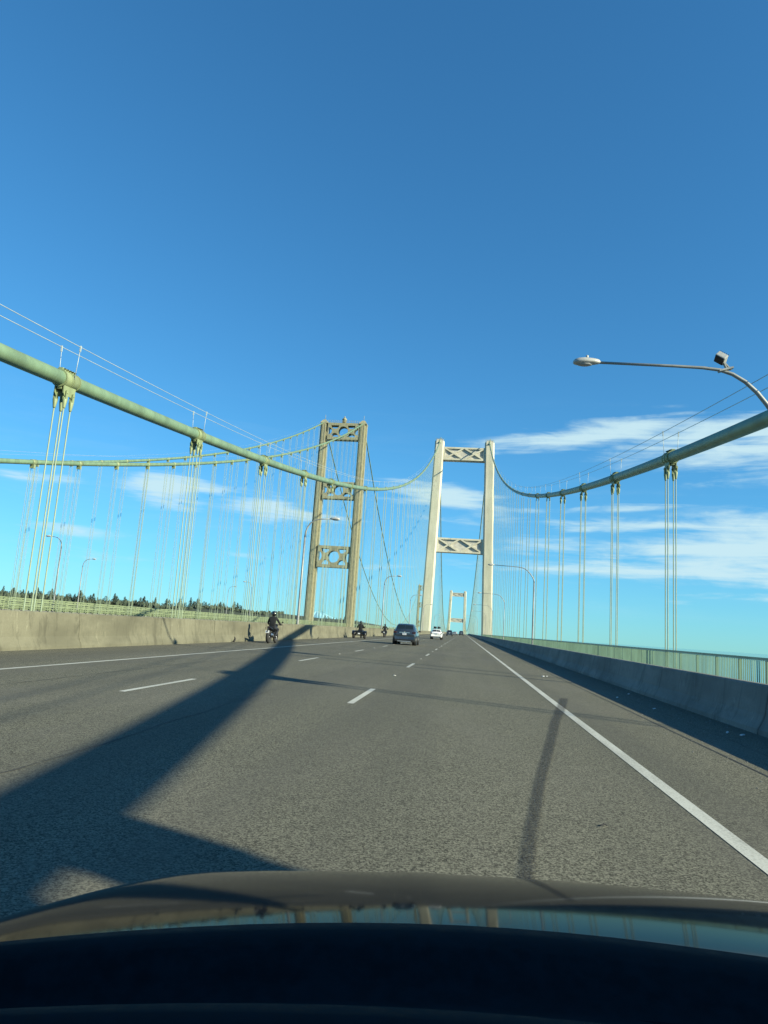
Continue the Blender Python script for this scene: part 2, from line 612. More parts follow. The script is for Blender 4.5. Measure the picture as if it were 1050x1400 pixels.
bm = bmesh.new()
grid = []
ys = [1110, 1130, 1150, 1175, 1200, 1230, 1260, 1290, 1340, 1420, 1600, 2000, 2800]
xs = [-3200 + i * 60 for i in range(52)]
for y in ys:
    grid.append([bm.verts.new((x * (y / 1250.0), y, shore_h(x * (y / 1250.0), y))) for x in xs])
for a, b in zip(grid, grid[1:]):
    for k in range(len(xs) - 1):
        f = bm.faces.new((a[k], a[k + 1], b[k + 1], b[k]))
        f.smooth = True
tag(obj('hillside', bm, M_SHORE), kind='structure')

bm = bmesh.new()
MC = Vector((-0.211 * 20000, 20000, -58))
rings = []
rnd = random.Random(3)
ridge = [rnd.uniform(0.86, 1.16) for _ in range(28)]
for j, (q, h) in enumerate(((1.0, 0.0), (0.72, 0.22), (0.5, 0.45), (0.33, 0.66), (0.2, 0.84), (0.1, 0.95), (0.035, 1.0))):
    rings.append([(MC.x + 1250 * q * ridge[k] * math.cos(2 * math.pi * k / 28), MC.y + 1250 * q * ridge[k] * math.sin(2 * math.pi * k / 28), MC.z + 385 * h) for k in range(28)])
loft(bm, rings, True, smooth=False)
tag(obj('mountain', bm, M_HAZY_SNOW), kind='structure')

# ------------------------------------------------------------------ road deck
YS = [-16, -8, 0, 4, 8, 12, 16, 24, 32, 48, 64, 96, 128, 192, 256, 320, 420, 520, 600, 680, 760, 840, 920, 1000, 1080, 1160, 1240, 1320]


def sheet(name, x0, x1, z, mat, parent=None, y0=-16, y1=1320, uv=False, dx=None):
    bm = bmesh.new()
    stn = sorted(set([y0, y1] + [y for y in YS if y0 < y < y1]))
    rows = []
    for y in stn:
        s = dx(y) if dx else 0.0
        rows.append((bm.verts.new((x0 + s, y, z + grade(y))), bm.verts.new((x1 + s, y, z + grade(y)))))
    lay = bm.loops.layers.uv.new('UVMap') if uv else None
    for i, (a, b) in enumerate(zip(rows, rows[1:])):
        f = bm.faces.new((a[0], a[1], b[1], b[0]))
        if uv:
            v0 = (stn[i] - y0) / (y1 - y0)
            v1 = (stn[i + 1] - y0) / (y1 - y0)
            for lp, c in zip(f.loops, ((0, v0), (1, v0), (1, v1), (0, v1))):
                lp[lay].uv = c
    return obj(name, bm, mat, parent)


road = tag(sheet('road', -12.0, 4.85, 0.0, M_ASPHALT), kind='structure')
sheet('edge_line', 1.84, 1.97, 0.004, M_PAINT, road)
sheet('edge_line', -8.80, -8.67, 0.004, M_PAINT, road)
# lane dashes and studs
bm = bmesh.new()
vs = [bm.verts.new(p) for p in ((-.055, 0, 0), (.055, 0, 0), (.055, 3.05, 0), (-.055, 3.05, 0))]
bm.faces.new(vs)
DASH = to_mesh('lane_dash', bm, M_PAINT)
bm = bmesh.new()
loft(bm, [[(r * math.cos(2 * math.pi * k / 10), r * math.sin(2 * math.pi * k / 10), z) for k in range(10)] for r, z in ((.045, 0), (.04, .012), (.02, .017))])
STUD = to_mesh('road_stud', bm, M_STUD)
for X, y0 in ((-1.80, 11.75), (-5.32, 10.8)):
    for k in range(-1, 44):
        y = y0 + 12.2 * k
        link('lane_dash', DASH, road, (X, y, 0.004 + grade(y)))
        if 0 < k < 12 or (k == 0 and X > -3):
            link('road_stud', STUD, road, (X, y + 7.65, 0.0))
# long tyre mark starting on the shoulder
bm = bmesh.new()
lay = bm.loops.layers.uv.new('UVMap')
mk = [(0.30, 2.5, .055), (0.40, 4.1, .06), (0.50, 4.9, .06), (0.80, 7.0, .07), (1.15, 9.2, .085), (1.53, 11.7, .10), (1.95, 14.1, .12), (2.32, 16.4, .12)]
rows = [(bm.verts.new((x - w, y, 0.008)), bm.verts.new((x + w, y, 0.008))) for x, y, w in mk]
for i in range(len(rows) - 1):
    f = bm.faces.new((rows[i][0], rows[i][1], rows[i + 1][1], rows[i + 1][0]))
    for lp, c in zip(f.loops, ((0, i), (1, i), (1, i + 1), (0, i + 1))):
        lp[lay].uv = (c[0], c[1] / (len(rows) - 1))
obj('tyre_mark', bm, M_MARK, road)
for k, (x, y, a_, l) in enumerate(((1.04, 5.34, .5, .022), (1.06, 5.355, 2.2, .016))):
    bm = bmesh.new()
    bar(bm, (x - l * math.cos(a_), y - l * math.sin(a_), .012), (x + l * math.cos(a_), y + l * math.sin(a_), .016), .010, .006)
    obj('rubber_crumb', bm, M_RUBBER, road)
for x0, y0, y1, w, sd in ((-3.4, 3.0, 34, .007, 1), (-7.1, 10, 60, .008, 3), (3.9, 9, 40, .006, 4), (-10.2, 17, 70, .008, 5)):
    rr = random.Random(sd)
    bm = bmesh.new()
    prev = None
    y, x = y0, x0
    while y < y1:
        ww = w * rr.uniform(.4, 1.4)
        cur = (bm.verts.new((x - ww, y, .0035)), bm.verts.new((x + ww, y, .0035)))
        if prev:
            bm.faces.new((prev[0], prev[1], cur[1], cur[0]))
        prev = cur
        y += rr.uniform(.15, .5)
        x += rr.gauss(0, .02) + (x0 - x) * .05
    obj('crack', bm, M_TARP, road)
# narrow construction seam along the right shoulder
sheet('tar_seam', 3.25, 3.275, 0.004, M_TARP, road, y0=2.0, y1=60)
# grit swept against the right barrier
bm = bmesh.new()
rnd = random.Random(11)
for _ in range(1500):
    y = 5 + 45 * rnd.random() ** 1.5
    x = 4.62 - abs(rnd.gauss(0, 0.75))
    if x < 2.2:
        continue
    s = rnd.uniform(0.003, 0.011)
    loft(bm, [[(x + s * q * math.cos(a + y), y + s * q * math.sin(a + y), 0.0 + h * s) for a in (0, 1.3, 2.5, 3.9, 5.1)] for q, h in ((1, 0), (.8, .8), (.3, 1.1))], smooth=False)
tag(obj('gravel', bm, M_RBAR), kind='stuff')
# bits of litter in the shade of the right barrier
bm = bmesh.new()
for (x, y, s, t) in ((4.35, 11.7, .05, .4), (4.2, 11.9, .03, 1.0), (3.95, 15.2, .04, .2), (3.7, 17.5, .03, .9), (4.3, 19.0, .035, .1), (2.75, 24.5, .06, .5), (2.9, 24.7, .04, .2)):
    bar(bm, (x - s * .6, y - s * t, .012), (x + s * .6, y + s * t, .02), s * .8, .015)
tag(obj('litter', bm, M_PLATE), kind='stuff')

# walkway on the right, deck slab
bm = bmesh.new()
for a, b in zip(YS, YS[1:]):
    for (x0, x1, zt, zb) in ((5.16, 8.75, 0.10, -0.5), (-13.2, 5.15, -0.006, -3.2), (8.76, 9.2, -0.3, -3.0)):
        za, zb_ = grade(a), grade(b)
        v = [bm.verts.new(p) for p in ((x0, a, zt + za), (x1, a, zt + za), (x1, b, zt + zb_), (x0, b, zt + zb_),
                                       (x0, a, zb + za), (x1, a, zb + za), (x1, b, zb + zb_), (x0, b, zb + zb_))]
        for f in ((0, 1, 2, 3), (7, 6, 5, 4), (1, 5, 6, 2), (0, 3, 7, 4)):
            bm.faces.new([v[i] for i in f])
tag(obj('bridge_deck', bm, M_RBAR), kind='structure')

# ------------------------------------------------------------------ concrete barriers


def barrier(name, prof, mat, label, y_from, y_far, seg=6.1, y_end=1320):
    root = empty(name, (0, 0, 0), 0, label, 'barrier')
    bm = bmesh.new()
    rings = []
    for y in (0.012, 0.035, seg - 0.035, seg - 0.012):
        ins = 0.02 if y in (0.012, seg - 0.012) else 0.0
        cx = sum(p[0] for p in prof) / len(prof)
        rings.append([(p[0] + (cx - p[0]) * ins * 2, y, p[1] - (ins if p[1] > 0.1 else 0)) for p in prof])
    loft(bm, rings, True, smooth=False)
    bmesh.ops.recalc_face_normals(bm, faces=bm.faces[:])
    me = to_mesh('barrier_segment', bm, mat)
    y = y_from
    while y < y_far:
        link('barrier_segment', me, root, (0, y, 0))
        y += seg
    bm = bmesh.new()
    rings = []
    for yy in [y] + [q for q in YS if q > y]:
        rings.append([(p[0], yy, p[1] + grade(yy)) for p in prof])
    loft(bm, rings, True, smooth=False)
    bmesh.ops.recalc_face_normals(bm, faces=bm.faces[:])
    obj('barrier_run', bm, mat, root)
    return root


barrier('concrete_barrier', [(-11.9, 0), (-11.91, .09), (-11.97, .22), (-12.03, .36), (-12.09, 1.03), (-12.12, 1.06), (-12.38, 1.06), (-12.41, 1.03), (-12.45, 0)], M_LBAR,
        'sunlit tan concrete barrier with pale streaks along the left shoulder', -15.5, 315)
barrier('concrete_barrier', [(4.72, 0), (4.73, .08), (4.80, .20), (4.84, .30), (4.92, .745), (4.95, .775), (5.10, .775), (5.13, .745), (5.15, 0)], M_RBAR,
        'shaded grey concrete barrier along the right shoulder, below the green railing', -12.3, 315)
# thin formed-joint shadow cracks are real grooves between segments; small cracks as sunken ribbons
bl = [o for o in bpy.data.objects if o.name.startswith('concrete_barrier')]

# ------------------------------------------------------------------ right railing
rail = empty('steel_railing', (0, 0, 0), 0, 'green steel railing with close vertical balusters outside the right walkway', 'railing')
RX = 8.55
RT = 1.15
bm = bmesh.new()
for a, b in zip(YS, YS[1:]):
    bar(bm, (RX, a, RT - .04 + grade(a)), (RX, b, RT - .04 + grade(b)), 0.075, 0.08)
obj('top_rail', bm, M_RAIL, rail)
bm = bmesh.new()
for a, b in zip(YS, YS[1:]):
    bar(bm, (RX, a, .22 + grade(a)), (RX, b, .22 + grade(b)), 0.05, 0.05)
obj('bottom_rail', bm, M_RAIL, rail)
bm = bmesh.new()
box(bm, -.035, .035, -.035, .035, .10, RT - .085)
POST = to_mesh('post', bm, M_RAIL)
bm = bmesh.new()
box(bm, -.015, .015, -.010, .010, .25, RT - .085)
BAL = to_mesh('baluster', bm, M_RAIL)
PITCH = 2.0
nb = 0
y = 13.1
far = bmesh.new()
farp = bmesh.new()
while y < 330:
    if y < 230:
        link('post', POST, rail, (RX, y, 0))
    else:
        box(farp, RX - .035, RX + .035, y - .035, y + .035, .10, RT - .085)
    for k in range(1, 14):
        yy = y + PITCH * k / 14
        if nb < 286:
            link('baluster', BAL, rail, (RX, yy, 0))
            nb += 1
        else:
            box(far, RX - .015, RX + .015, yy - .010, yy + .010, .25, RT - .085)
    y += PITCH
tag(obj('baluster', far, M_RAIL, rail), kind='stuff')
tag(obj('post', farp, M_RAIL, rail), kind='stuff')

# ------------------------------------------------------------------ suspension cables of the new bridge
NT_Y, NT2_Y = 320.0, 1200.0


def side_z(a, b, c):
    return lambda y: a + b * y + c * y * y


def new_cable(side):
    if side < 0:
        f = side_z(6.835, 0.0925, 0.000523)
        xa, xb = -14.3, -15.0
        ph = 34.1
    else:
        f = side_z(6.205, 0.1007, 0.000510)
        xa, xb = 9.6, 8.0
        ph = 33.55
    X = lambda y: xa + (xb - xa) * min(y, NT_Y) / NT_Y if y > 0 else xa
    ztop = f(NT_Y)

    def F(y):
        if y <= NT_Y:
            return f(y)
        t = (y - NT_Y) / (NT2_Y - NT_Y)
        return ztop + (70.5 - ztop) * t - 4 * 77.0 * t * (1 - t)

    def XX(y):
        if y <= NT_Y:
            return X(y)
        t = (y - NT_Y) / (NT2_Y - NT_Y)
        return xb + (((-23.2) if side < 0 else (0.6)) - xb) * t
    return F, XX, ph


def rope_mesh(length, r=0.024, n=6):
    bm = bmesh.new()
    tube(bm, [(0, 0, 0), (0, 0, -length)], r, n, False)
    return to_mesh('hanger_rope', bm, M_ROPE)


bm = bmesh.new()
for e in (-.05, .05):
    bar(bm, (e, 0, .08), (e, 0, -.24), .03, .11, (0, 1, 0))
tube(bm, [(-.085, 0, 0), (.085, 0, 0)], .04, 8)
tube(bm, [(0, 0, -.16), (0, 0, -.26), (0, 0, -.52), (0, 0, -.56)], [.05, .085, .05, .04], 10)
SOCKET = to_mesh('rope_socket', bm, M_GREEND)


def cable_thing(side, label):
    F, XX, ph = new_cable(side)
    root = empty('main_cable', (XX(0), 0, 0), 0, label, 'bridge cable')
    ox = XX(0)
    P = lambda y, dx=0.0, dz=0.0: (XX(y) - ox + dx, y, F(y) + dz)
    bm = bmesh.new()
    st = [-30, -24, -18, -12, -6] + [2.0 * k for k in range(0, 40)] + [80 + 4 * k for k in range(0, 60)]
    tube(bm, [P(y) for y in st], 0.262, 20)
    obj('cable_strand', bm, M_GREEN, root)
    bm = bmesh.new()
    tube(bm, [P(NT_Y + 8 * k) for k in range(0, 111)], 0.262, 8)
    obj('cable_strand', bm, M_GREEN, root)
    # two hand ropes above
    for s in (-1, 1):
        bm = bmesh.new()
        tube(bm, [P(y, s * .36, 1.25) for y in st[:-1] + [318]], 0.0135, 5)
        obj('hand_rope', bm, M_WIRE, root)
    # bands, hangers
    ks = [ph + 12.05 * k for k in range(-4, 24)]
    nb = 0
    for i, y in enumerate(ks):
        if y > NT_Y - 5:
            break
        t = Vector((0, 1, (F(y + .5) - F(y - .5)))).normalized()
        c = Vector(P(y))
        near = y < 100
        nn = Vector((0, -t.z, t.y))
        bm = bmesh.new()
        nseg = 20 if near else 10
        tube(bm, [c - t * .42, c - t * .40, c + t * .40, c + t * .42], [.27, .295, .295, .27], nseg)
        if near:
            for q in (-.42, -.05, .05, .42):
                tube(bm, [c + t * (q - .025), c + t * (q + .025)], [.315, .315], nseg)
            # split flange on top and bottom with bolts
            for s in (-1, 1):
                bar(bm, c + nn * (.33 * s) - t * .40, c + nn * (.33 * s) + t * .40, .16, .09, nn)
            for q in (-.32, -.16, 0, .16, .32):
                for s in (-1, 1):
                    bc = c + nn * .33 + t * q
                    tube(bm, [bc + Vector((-.15, 0, 0)), bc + Vector((.15, 0, 0))], .028, 6)
                    bc = c + nn * -.33 + t * q
                    tube(bm, [bc + Vector((-.15, 0, 0)), bc + Vector((.15, 0, 0))], .028, 6)
        else:
            bar(bm, c + nn * .32 - t * .38, c + nn * .32 + t * .38, .16, .12, nn)
        band = obj('cable_band', bm, M_GREEND, root)
        # stanchions of the hand ropes
        if y < 210:
            bm = bmesh.new()
            for s in (-1, 1):
                tube(bm, [c + Vector((s * .30, 0, .05)), c + Vector((s * .36, 0, 1.25))], .012, 5)
                bar(bm, c + Vector((s * .355, 0, 1.08)), c + Vector((s * .363, 0, 1.30)), .045, .05, (0, 1, 0))
            obj('stanchion', bm, M_WIRE, root)
        # gusset plates and rope sockets
        zb = -0.4
        if near:
            bm = bmesh.new()
            for s in (-1, 1):
                pts = [c + t * a + Vector((s * .16, 0, b)) for a, b in ((-.36, -.25), (.36, -.25), (.34, -.52), (.20, -.68), (.10, -.60), (-.10, -.60), (-.20, -.68), (-.34, -.52))]
                vr = []
                for d in (-.02, .02):
                    vr.append([bm.verts.new(p + Vector((d, 0, 0))) for p in pts])
                bm.faces.new(vr[0][::-1])
                bm.faces.new(vr[1])
                for k in range(len(pts)):
                    bm.faces.new((vr[0][k], vr[0][(k + 1) % 8], vr[1][(k + 1) % 8], vr[1][k]))
            obj('gusset_plate', bm, M_GREEND, band)
        if y < 75:
            for s in (-1, 1):
                for q in (-1, 1):
                    link('rope_socket', SOCKET, band, c + Vector((s * .18, q * .20, -.52)))
        L = c.z - .55 - zb
        if y < 125:
            me = rope_mesh(L, 0.024, 8)
            for s in (-1, 1):
                for q in (-1, 1):
                    link('hanger_rope', me, root, (c.x + s * .18, c.y + q * .20, c.z - .55))
        else:
            bm = bmesh.new()
            for s in (-1, 1):
                for q in (-1, 1):
                    p = c + Vector((s * .18, q * .20, -.3))
                    tube(bm, [p, (p.x, p.y, zb)], .026, 5, False)
            obj('hanger_rope', bm, M_ROPE, root)
    # main span hangers past the tower: thin lines, one joined part
    bm = bmesh.new()
    y = NT_Y + 12.2
    while y < NT2_Y - 8:
        p = P(y)
        for s in (-1, 1):
            tube(bm, [(p[0] + s * .18, y, p[2]), (p[0] + s * .18, y, grade(y) - .4)], .032, 4, False)
        y += 12.2
    tag(obj('hanger_rope', bm, M_ROPE, root), kind='stuff')
    return root


cable_thing(-1, 'thick green main cable sweeping down from the upper left, lit by the sun')
cable_thing(1, 'thick green main cable coming in from the right edge, dark on its shaded side')

# post added out of view below the right cable, to cast the broad lane shadow
shadow_root = empty('shadow_post', (9.6, -1.25, 0), math.radians(66), 'unseen post added below the right cable to cast a shadow strip on the lane', 'shadow caster')
bm = bmesh.new()
loft(bm, [[(a * w, b * .3, z) for a, b in ((-1, -1), (1, -1), (1, 1), (-1, 1))] for z, w in ((-1.0, .42), (2.0, .38), (5.6, .36))], smooth=False)
obj('post', bm, M_GREEND, shadow_root)
bm = bmesh.new()
tube(bm, [(-.40, 0, 5.75), (.40, 0, 5.75)], .3, 14)
obj('shadow_post_top', bm, M_GREEND, shadow_root)

# ------------------------------------------------------------------ concrete towers of the new bridge


def frustum_leg(bm, x0, x1, w0, w1, d0, d1, z0, z1, ch=0.35):
    rings = []
    n = 8
    for k in range(n + 1):
        t = k / n
        cx = x0 + (x1 - x0) * t
        w = (w0 + (w1 - w0) * t) / 2
        d = (d0 + (d1 - d0) * t) / 2
        z = z0 + (z1 - z0) * t
        c = ch
        rings.append([(cx + sx, sy, z) for sx, sy in ((-w, -d + c), (-w + c, -d), (w - c, -d), (w, -d + c), (w, d - c), (w - c, d), (-w + c, d), (-w, d - c))])
    loft(bm, rings, True, smooth=False)


def concrete_tower(loc, z0, label, xl, xr, tl, tr, ztop, s1, s2, detail=True):
    root = empty('bridge_tower', loc, 0, label, 'bridge tower')
    for (xb, xt) in ((xl, tl), (xr, tr)):
        bm = bmesh.new()
        k = (0 - z0) / (ztop - z0)
        xbb = xb + (xb - xt) * (k / (1 - k))
        frustum_leg(bm, xbb, xt, 5.0, 4.35, 6.6, 5.2, z0, ztop, .62)
        leg = obj('leg', bm, M_TOWER, root)
        bm = bmesh.new()
        box(bm, xt - 1.5, xt + 1.5, -2.0, 2.0, ztop + .02, ztop + 1.1)
        bevel(bm, .15, 2)
        obj('saddle_housing', bm, M_TRECESS, leg)
        if detail:
            bm = bmesh.new()
            for sx in (-1.9, 1.9):
                for sy in (-2.3, 0, 2.3):
                    tube(bm, [(xt + sx, sy, ztop + .02), (xt + sx, sy, ztop + 1.25)], .05, 5)
                bar(bm, (xt + sx, -2.3, ztop + 1.25), (xt + sx, 2.3, ztop + 1.25), .08, .08)
            for sy in (-2.3, 2.3):
                bar(bm, (xt - 1.9, sy, ztop + 1.25), (xt + 1.9, sy, ztop + 1.25), .08, .08)
            tube(bm, [(xt + .3, 0, ztop + 1.1), (xt + .3, 0, ztop + 2.4)], .16, 8)
            obj('guard_rail', bm, M_GREEND, leg)
            for s in (-1, 1):
                bm = bmesh.new()
                tube(bm, [(xt + s * .05, -2.9, ztop - 1.2), (xt + s * .05, -1.6, ztop + .5), (xt + s * .05, 0, ztop + 1.2)], .5, 8) if s < 0 else tube(bm, [(xt, 1.5, ztop + .5), (xt, 2.9, ztop - 1.0)], .45, 8)
                obj('cable_saddle', bm, M_GREEND, leg)
    for (za, zb) in (s1, s2):
        # legs taper: inner faces at this height
        def inner(z, s):
            t = z / ztop
            w = (4.85 + (4.35 - 4.85) * t) / 2
            return (xl + (tl - xl) * t + w) if s < 0 else (xr + (tr - xr) * t - w)
        zm = (za + zb) / 2
        x0, x1 = inner(zm, -1) - .5, inner(zm, 1) + .5
        fx0, fx1 = inner(zm, -1), inner(zm, 1)
        bm = bmesh.new()
        box(bm, x0, x1, -1.35, 1.35, zb + .15, za - .15)
        strut = obj('strut', bm, M_TRECESS, root)
        bm = bmesh.new()
        fr = .75
        for sy in (-1, 1):
            y0, y1 = (-2.05, -1.352) if sy < 0 else (1.352, 2.05)
            box(bm, x0, x1, y0, y1, zb, zb + fr)
            box(bm, x0, x1, y0, y1, za - fr, za)
            box(bm, fx0 - .4, fx0 + .7, y0, y1, zb + fr, za - fr)
            box(bm, fx1 - .7, fx1 + .4, y0, y1, zb + fr, za - fr)
        obj('strut_frame', bm, M_TOWER, strut)
        W_ = fx1 - fx0
        pa, pb = fx0 + .7, fx1 - .7
        for cxm in (pa + (pb - pa) * .235, pa + (pb - pa) * .765):
            hw = (pb - pa) * .235
            zz0, zz1 = zb + fr - .1, za - fr + .1
            bm = bmesh.new()
            for sy in (-1, 1):
                yc = sy * 1.70
                bar(bm, (cxm - hw, yc, zz0), (cxm + hw, yc, zz1), .66, .62, (0, 1, 0))
                bar(bm, (cxm - hw, yc * 1.004, zz1), (cxm + hw, yc * 1.004, zz0), .62, .66, (0, 1, 0))
            obj('cross_brace', bm, M_TOWER, strut)
    return root


concrete_tower((0, NT_Y, 0), -62, 'near cream concrete portal tower with two X-braced struts, astride the road ahead', -17.15, 10.55, -15.1, 8.22, 89.5, (86.8, 80.6), (43.75, 37.1))
concrete_tower((0, NT2_Y, -19.2), -42, 'far cream concrete portal tower, small over the road at the vanishing point', -25.5, 2.2, -23.2, 0.6, 89.5, (86.8, 80.6), (43.75, 37.1), False)

# ------------------------------------------------------------------ old steel bridge to the left


def plate_with_holes(outline, holes, depth):
    cu = bpy.data.curves.new('plate', 'CURVE')
    cu.dimensions = '2D'
    cu.fill_mode = 'BOTH'
    cu.extrude = depth / 2
    for loop in [outline] + holes:
        s = cu.splines.new('POLY')
        s.points.add(len(loop) - 1)
        for p, (x, y) in zip(s.points, loop):
            p.co = (x, y, 0, 1)
        s.use_cyclic_u = True
    o = bpy.data.objects.new('plate', cu)
    col.objects.link(o)
    dg = bpy.context.evaluated_depsgraph_get()
    me = bpy.data.meshes.new_from_object(o.evaluated_get(dg))
    bpy.data.objects.remove(o, do_unlink=True)
    bpy.data.curves.remove(cu)
    me.transform(Matrix.Rotation(math.pi / 2, 4, 'X'))
    return me


def circ(cx, cz, rx, rz, n=18, a0=0.0, a1=2 * math.pi):
    full = abs(a1 - a0 - 2 * math.pi) < 1e-6
    k = n if full else n + 1
    return [(cx + rx * math.cos(a0 + (a1 - a0) * i / n), cz + rz * math.sin(a0 + (a1 - a0) * i / n)) for i in range(k)]


def old_tower(loc, label, xl, xr, base_off=0.0, detail=True):
    root = empty('bridge_tower', loc, 0, label, 'bridge tower')
    ztop = 96.5
    for sgn, xb in ((-1, xl), (1, xr)):
        xt = xb + (0.15 if sgn < 0 else -0.2)
        bm = bmesh.new()
        # cellular steel leg: core with proud corner cells
        rings = []
        for z, w, d in ((-60, 2.25, 2.9), (0, 2.12, 2.6), (96.5, 1.95, 2.2)):
            x = xb + (xt - xb) * max(0, z) / ztop
            e = .95
            q = 1.5
            rings.append([(x + px, py, z) for px, py in ((-w, -d + q), (-w + e, -d + q), (-w + e, -d), (w - e, -d), (w - e, -d + q), (w, -d + q),
                                                         (w, d - q), (w - e, d - q), (w - e, d), (-w + e, d), (-w + e, d - q), (-w, d - q))])
        loft(bm, rings, True, smooth=False)
        leg = obj('leg', bm, M_OLD, root)
        if detail:
            # vertical seams and splice plates on the face
            bm = bmesh.new()
            for z in range(6, 96, 9):
                x = xb + (xt - xb) * z / ztop
                dd = 2.6 + (2.2 - 2.6) * z / ztop
                box(bm, x - 1.0, x + 1.0, -dd - .06, -dd + .02, z - .35, z + .35)
            for s in (-1, 1):
                bar(bm, (xb + s * .55, -2.63, .2), (xt + s * .55, -2.22, 96), .16, .12, (0, 1, 0))
            obj('splice_plate', bm, M_OLD, leg)
        bm = bmesh.new()
        loft(bm, [[(xt + px * a, py * a, 96.52 + h) for px, py in ((-1.8, -2.0), (1.8, -2.0), (1.8, 2.0), (-1.8, 2.0))] for a, h in ((1.05, 0), (1.05, .35), (.62, 1.6), (.3, 2.2))], smooth=False)
        tube(bm, [(xt, 0, 98.6), (xt, 0, 101.2)], .09, 6)
        obj('finial', bm, M_OLD, leg)
    x0, x1 = xl + 2.1, xr - 2.1
    W_ = x1 - x0
    cx = (x0 + x1) / 2
    for (zt, zb, kind) in ((96.6, 88.9, 0), (67.6, 59.9, 1), (36.9, 27.4, 2)):
        h = zt - zb
        cz = (zt + zb) / 2
        rc = min(h * .5 - 1.5, 2.75)
        qx = W_ * .265
        hb = h * .5 - 1.0
        aw = W_ * .125
        holes = [circ(cx, cz, rc, rc * 1.02)]
        for s in (-1, 1):
            # arched openings above and below each crossing
            holes.append([(cx + s * qx + u, cz - hb + v) for u, v in [(-aw, 0)] + [(aw * math.cos(a) * .98, .35 + (hb * .52) * math.sin(a)) for a in [math.pi - math.pi * i / 8 for i in range(9)]] + [(aw, 0)]])
            holes.append([(cx + s * qx + u, cz + hb - v) for u, v in [(-aw, 0)] + [(aw * math.cos(a) * .98, .35 + (hb * .46) * math.sin(a)) for a in [math.pi - math.pi * i / 8 for i in range(9)]] + [(aw, 0)]])
            # half-oval opening at the leg
            ex = cx + s * (W_ / 2 - .35)
            if s < 0:
                holes.append(circ(ex, cz, W_ * .115, hb * .62, 12, -math.pi / 2, math.pi / 2))
            else:
                holes.append(circ(ex, cz, W_ * .115, hb * .62, 12, math.pi / 2, 1.5 * math.pi))
        me = plate_with_holes([(x0, zb), (x1, zb), (x1, zt), (x0, zt)], holes, 0.5)
        me.materials.append(M_OLD)
        strut = link('strut', me, root, (0, -1.55, 0))
        link('strut_web', me, strut, (0, 3.1, 0))
        bm = bmesh.new()
        box(bm, x0, x1, -1.78, 1.78, zt + .003, zt + .30)
        box(bm, x0, x1, -1.78, 1.78, zb - .30, zb - .003)
        fl = obj('strut_flange', bm, M_OLD, strut)
        fl.location = (0, 1.55, 0)
        if kind == 0 and detail:
            bm = bmesh.new()
            n = 16
            for k in range(n + 1):
                x = x0 + W_ * k / n
                tube(bm, [(x, -1.7, zt + .3), (x, -1.7, zt + 1.5)], .06, 4)
            for q in (.9, 1.5):
                bar(bm, (x0, -1.7, zt + q), (x1, -1.7, zt + q), .08, .08)
            gr = obj('guard_rail', bm, M_OLD, strut)
            gr.location = (0, 1.55, 0)
            bm = bmesh.new()
            tube(bm, [(cx, 0, zt + .31), (cx, 0, zt + 2.2), (cx, 0, zt + 2.4), (cx, 0, zt + 3.2)], [1.0, 1.0, 1.25, .7], 10)
            tube(bm, [(cx, 0, zt + 3.2), (cx, 0, zt + 4.0)], .3, 8)
            hs = obj('beacon_house', bm, M_OLD, strut)
            hs.location = (0, 1.55, 0)
    return root


old_tower((0, 320, 0), 'near olive steel tower of the old bridge with three pierced struts, left of the road', -71.4, -52.1)
old_tower((0, 1200, -20.5), 'distant olive steel tower half hidden behind the left leg of the concrete tower', -78.2, -58.8, detail=False)


def old_cable(side, label):
    if side > 0:
        a, b, c, X0 = 3.755, 0.15416, 0.0004338, -52.3
    else:
        a, b, c, X0 = 4.147, 0.1446, 0.0004500, -71.6
    ztop = 97.5
    s0 = a + b * 320 + c * 320 ** 2
    F = lambda y: (a + b * y + c * y * y) * (1 + (ztop / s0 - 1) * max(0, y) / 320) if y <= 320 else ztop + (76.5 - ztop) * ((y - 320) / 880) - 4 * 82.0 * ((y - 320) / 880) * (1 - (y - 320) / 880)
    XX = lambda y: 0.0 if y <= 320 else -6.6 * (y - 320) / 880
    root = empty('main_cable', (X0, 0, 0), 0, label, 'bridge cable')
    bm = bmesh.new()
    tube(bm, [(0, y, F(y)) for y in [-20] + [5 * k for k in range(0, 65)]], 0.30, 12)
    obj('cable_strand', bm, M_GREEN, root)
    bm = bmesh.new()
    tube(bm, [(XX(320 + 8 * k), 320 + 8 * k, F(320 + 8 * k)) for k in range(0, 111)], 0.28, 6)
    obj('cable_strand', bm, M_GREEN, root)
    bm = bmesh.new()
    tube(bm, [(0, y, F(y) + 1.2) for y in [8 * k for k in range(5, 40)]], 0.012, 4)
    obj('hand_rope', bm, M_WIRE, root)
    y = 320 - 9.75
    while y > 45:
        bm = bmesh.new()
        z = F(y)
        for s in (-1, 1):
            for q in (-.14, .14):
                tube(bm, [(s * .26, y + q, z - .1), (s * .26, y + q, .2)], .026, 5, False)
        obj('hanger_rope', bm, M_ROPE, root)
        bm = bmesh.new()
        t = Vector((0, 1, F(y + .5) - F(y - .5))).normalized()
        c_ = Vector((0, y, z))
        tube(bm, [c_ - t * .4, c_ + t * .4], .36, 10)
        bar(bm, c_ + Vector((0, 0, -.3)), c_ + Vector((0, 0, -.75)), .5, .3, (0, 1, 0))
        obj('cable_band', bm, M_GREEND, root)
        y -= 9.75
    bm = bmesh.new()
    y = 329.75
    while y < 1195:
        for s in (-1, 1):
            tube(bm, [(XX(y) + s * .26, y, F(y)), (XX(y) + s * .26, y, grade(y))], .032, 4, False)
        y += 9.75
    tag(obj('hanger_rope', bm, M_ROPE, root), kind='stuff')
    return root


old_cable(1, 'lower pale green cable rising to the right leg of the olive steel tower')
old_cable(-1, 'upper pale green cable rising to the left leg of the olive steel tower')

